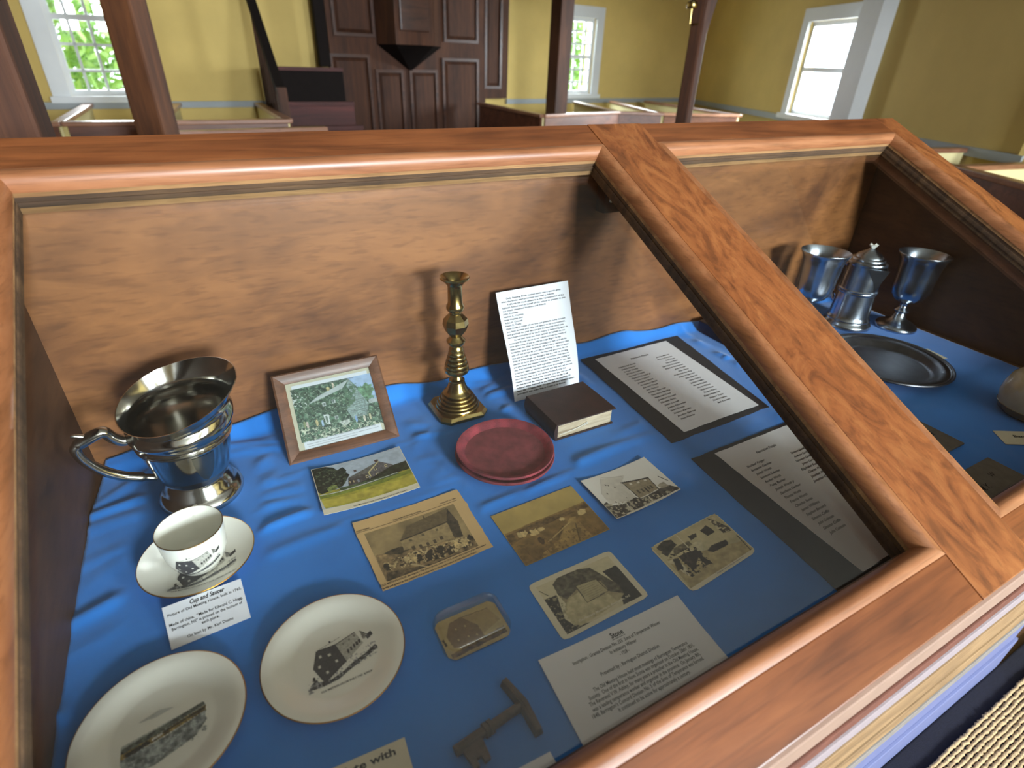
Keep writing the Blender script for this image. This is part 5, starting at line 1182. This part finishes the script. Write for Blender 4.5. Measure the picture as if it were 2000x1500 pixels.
label('caption_sheet', 'large white caption sheet headed Stone, below the boulder postcard', sq_, MT['greypaper'], [
 ('Stone', .50, .135, .0075, 'C', .0185, .016, 0), ('Inscription : Granite Division No. 255  Sons of Temperance Winner', .475, .225, .0046, 'C', .132, .003, .1), ('In Initiatory Winner', .49, .295, .0046, 'C', .040, .003, .1), ('- 1928 -', .475, .36, .0046, 'C', .014, .003, .1),
 ('Presented by : Barrington District Division', .48, .47, .0046, 'C', .087, .003, .1), ('The Old Meeting House held most meetings of Barrington Temperance', .52, .585, .0046, 'C', .140, .003, .1), ('Society.  One of the first in Nova Scotia was organized on October 28th/ 1831.', .51, .645, .0046, 'C', .156, .003, .1),
 ('The Reverend V.W. Ashley, for many years a preacher in the Old Meeting House,', .505, .705, .0046, 'C', .160, .003, .1), ('was a leading temperance worker and organizer in the province.  On January 8th,', .50, .765, .0046, 'C', .158, .003, .1), ('1848, Barrington\u2019s Concord Division No. 5 of the Sons of Temperance was formed.', .49, .825, .0046, 'C', .162, .003, .1),
 ('It continued to be active for approximately a century.', .50, .885, .0046, 'C', .104, .003, .1)], curl=lambda u, v: .0035*max(0, 1-2.2*v)*u**3+.002*(1-u)**4)
mpu = quadmap(sq_); o_ = bpy.data.objects
sheet('underline', sub(mpu, .455, .150, .545, .156, .0008), MT['ink'], [x for x in COL.objects if x.name == 'caption_sheet'][0], th=.00005, nu=1, nv=1)
q0 = onz(790, 1440, .001); ex = np.array([-.118, .0085, 0]); ey = np.array([-.0042, -.064, 0])
label('caption_card', 'cream caption card reading Small Plate with gold trim, at the bottom edge', [q0+ex, q0, q0+ey, q0+ex+ey], MT['creampaper'], [('Small Plate with', .50, .20, .0078, 'C', .094, .02, 0), ('gold trim.', .58, .40, .0078, 'C', .052, .02, 0),
 ('Made for Edward C. Hogg, Barrington, in', .5, .58, .0040, 'C', .092, .004, 0)])
q0 = onz(1074, 1468, .001); ex = np.array([-.075, .003, 0]); ey = np.array([.001, -.05, 0])
label('caption_card', 'blank-topped white caption card cut off below the key', [q0+ex, q0, q0+ey, q0+ex+ey], MT['paper'], [])
# right compartment
j0 = np.array([1.313, .324, .001]); ex = np.array([.085, -.053, .004]); ey = np.array([-.030, -.036, 0]); jl = [j0, j0+ex, j0+ex+ey, j0+ey]
label('caption_card', 'cream caption card reading Bangalore Ware before the stoneware jug', jl, MT['creampaper'], [('Bangalore', .58, .48, .0085, 'C', .056, .02, 0), ('Ware', .62, .80, .0085, 'C', .026, .02, 0)])
pl = [onz(1780, 668, .001), onz(1812, 682, .001), onz(1852, 701, .001), onz(1837, 705, .001)]
a = onz(1811, 681, .001); b = onz(1851, 700, .001); e_ = b-a; n_ = np.array([-e_[1], e_[0], 0]); n_ = n_/np.linalg.norm(n_); n_ = n_ if n_[0] < 0 else -n_
label('caption_card', 'cream caption card tucked under the rim of the dark pewter plate', [a, b, b+n_*.05, a+n_*.05], MT['creampaper'], [])
def tablet(lab, x0, x1, y0, y1, marks):
    t = thing('lead_tablet', lab, 'plaque', ((x0+x1)/2, (y0+y1)/2, 0), 'engraved metal tablets')
    MB().box(x0, x1, y0, y1, .0006, .005).o('plate', MT['slate'], t, bevel=.0012)
    mp = quadmap([(x0, y1, .005), (x1, y1, .005), (x1, y0, .005), (x0, y0, .005)]); lettering('engraving', marks, mp, MT['ink'], t, .0003)
tablet('small dull metal tablet engraved with numbers, beside the divider rail', 1.055, 1.205, .325, .42, [('48.', .80, .55, .011, 'C', None, 0, .4)])
tablet('larger dull metal tablet with scratched initials at the front of the right compartment', 1.035, 1.195, .165, .281, [('M.Y.', .34, .42, .012, 'C', None, 0, .4), ('W', .68, .30, .010, 'C', None, 0, .4)])

# ------------------------------------------------------------------ pieces that belong to a part go under that part
def regroup(host, names):
    for t_ in list(COL.objects):
        if t_.parent is not None: continue
        kids = list(t_.children); hosts = [k for k in kids if k.name.split('.')[0] == host]
        if len(hosts) != 1: continue
        h_ = hosts[0]
        for k in kids:
            if k.name.split('.')[0] in names:
                w_ = wloc(k); k.parent = h_; k.location = w_-wloc(h_)
INKS = ('picture', 'caption', 'printed_text', 'newsprint_text', 'typed_text', 'handwritten_names', 'rule_line', 'underline', 'engraving')
for h_ in ('card', 'paper', 'sheet', 'print_paper', 'plate'): regroup(h_, INKS)
for h_ in ('plate_body', 'saucer_body', 'cup_body'): regroup(h_, ('gilt_rim', 'printed_house', 'caption', 'painted_shore'))
regroup('shank', ('collar',)); regroup('handle', ('thumb_rest',)); regroup('string', ('string_end',)); regroup('screw_head', ('screw_recess',)); regroup('lid', ('finial',)); regroup('desk', ('desk_panel', 'pointed_underside'))
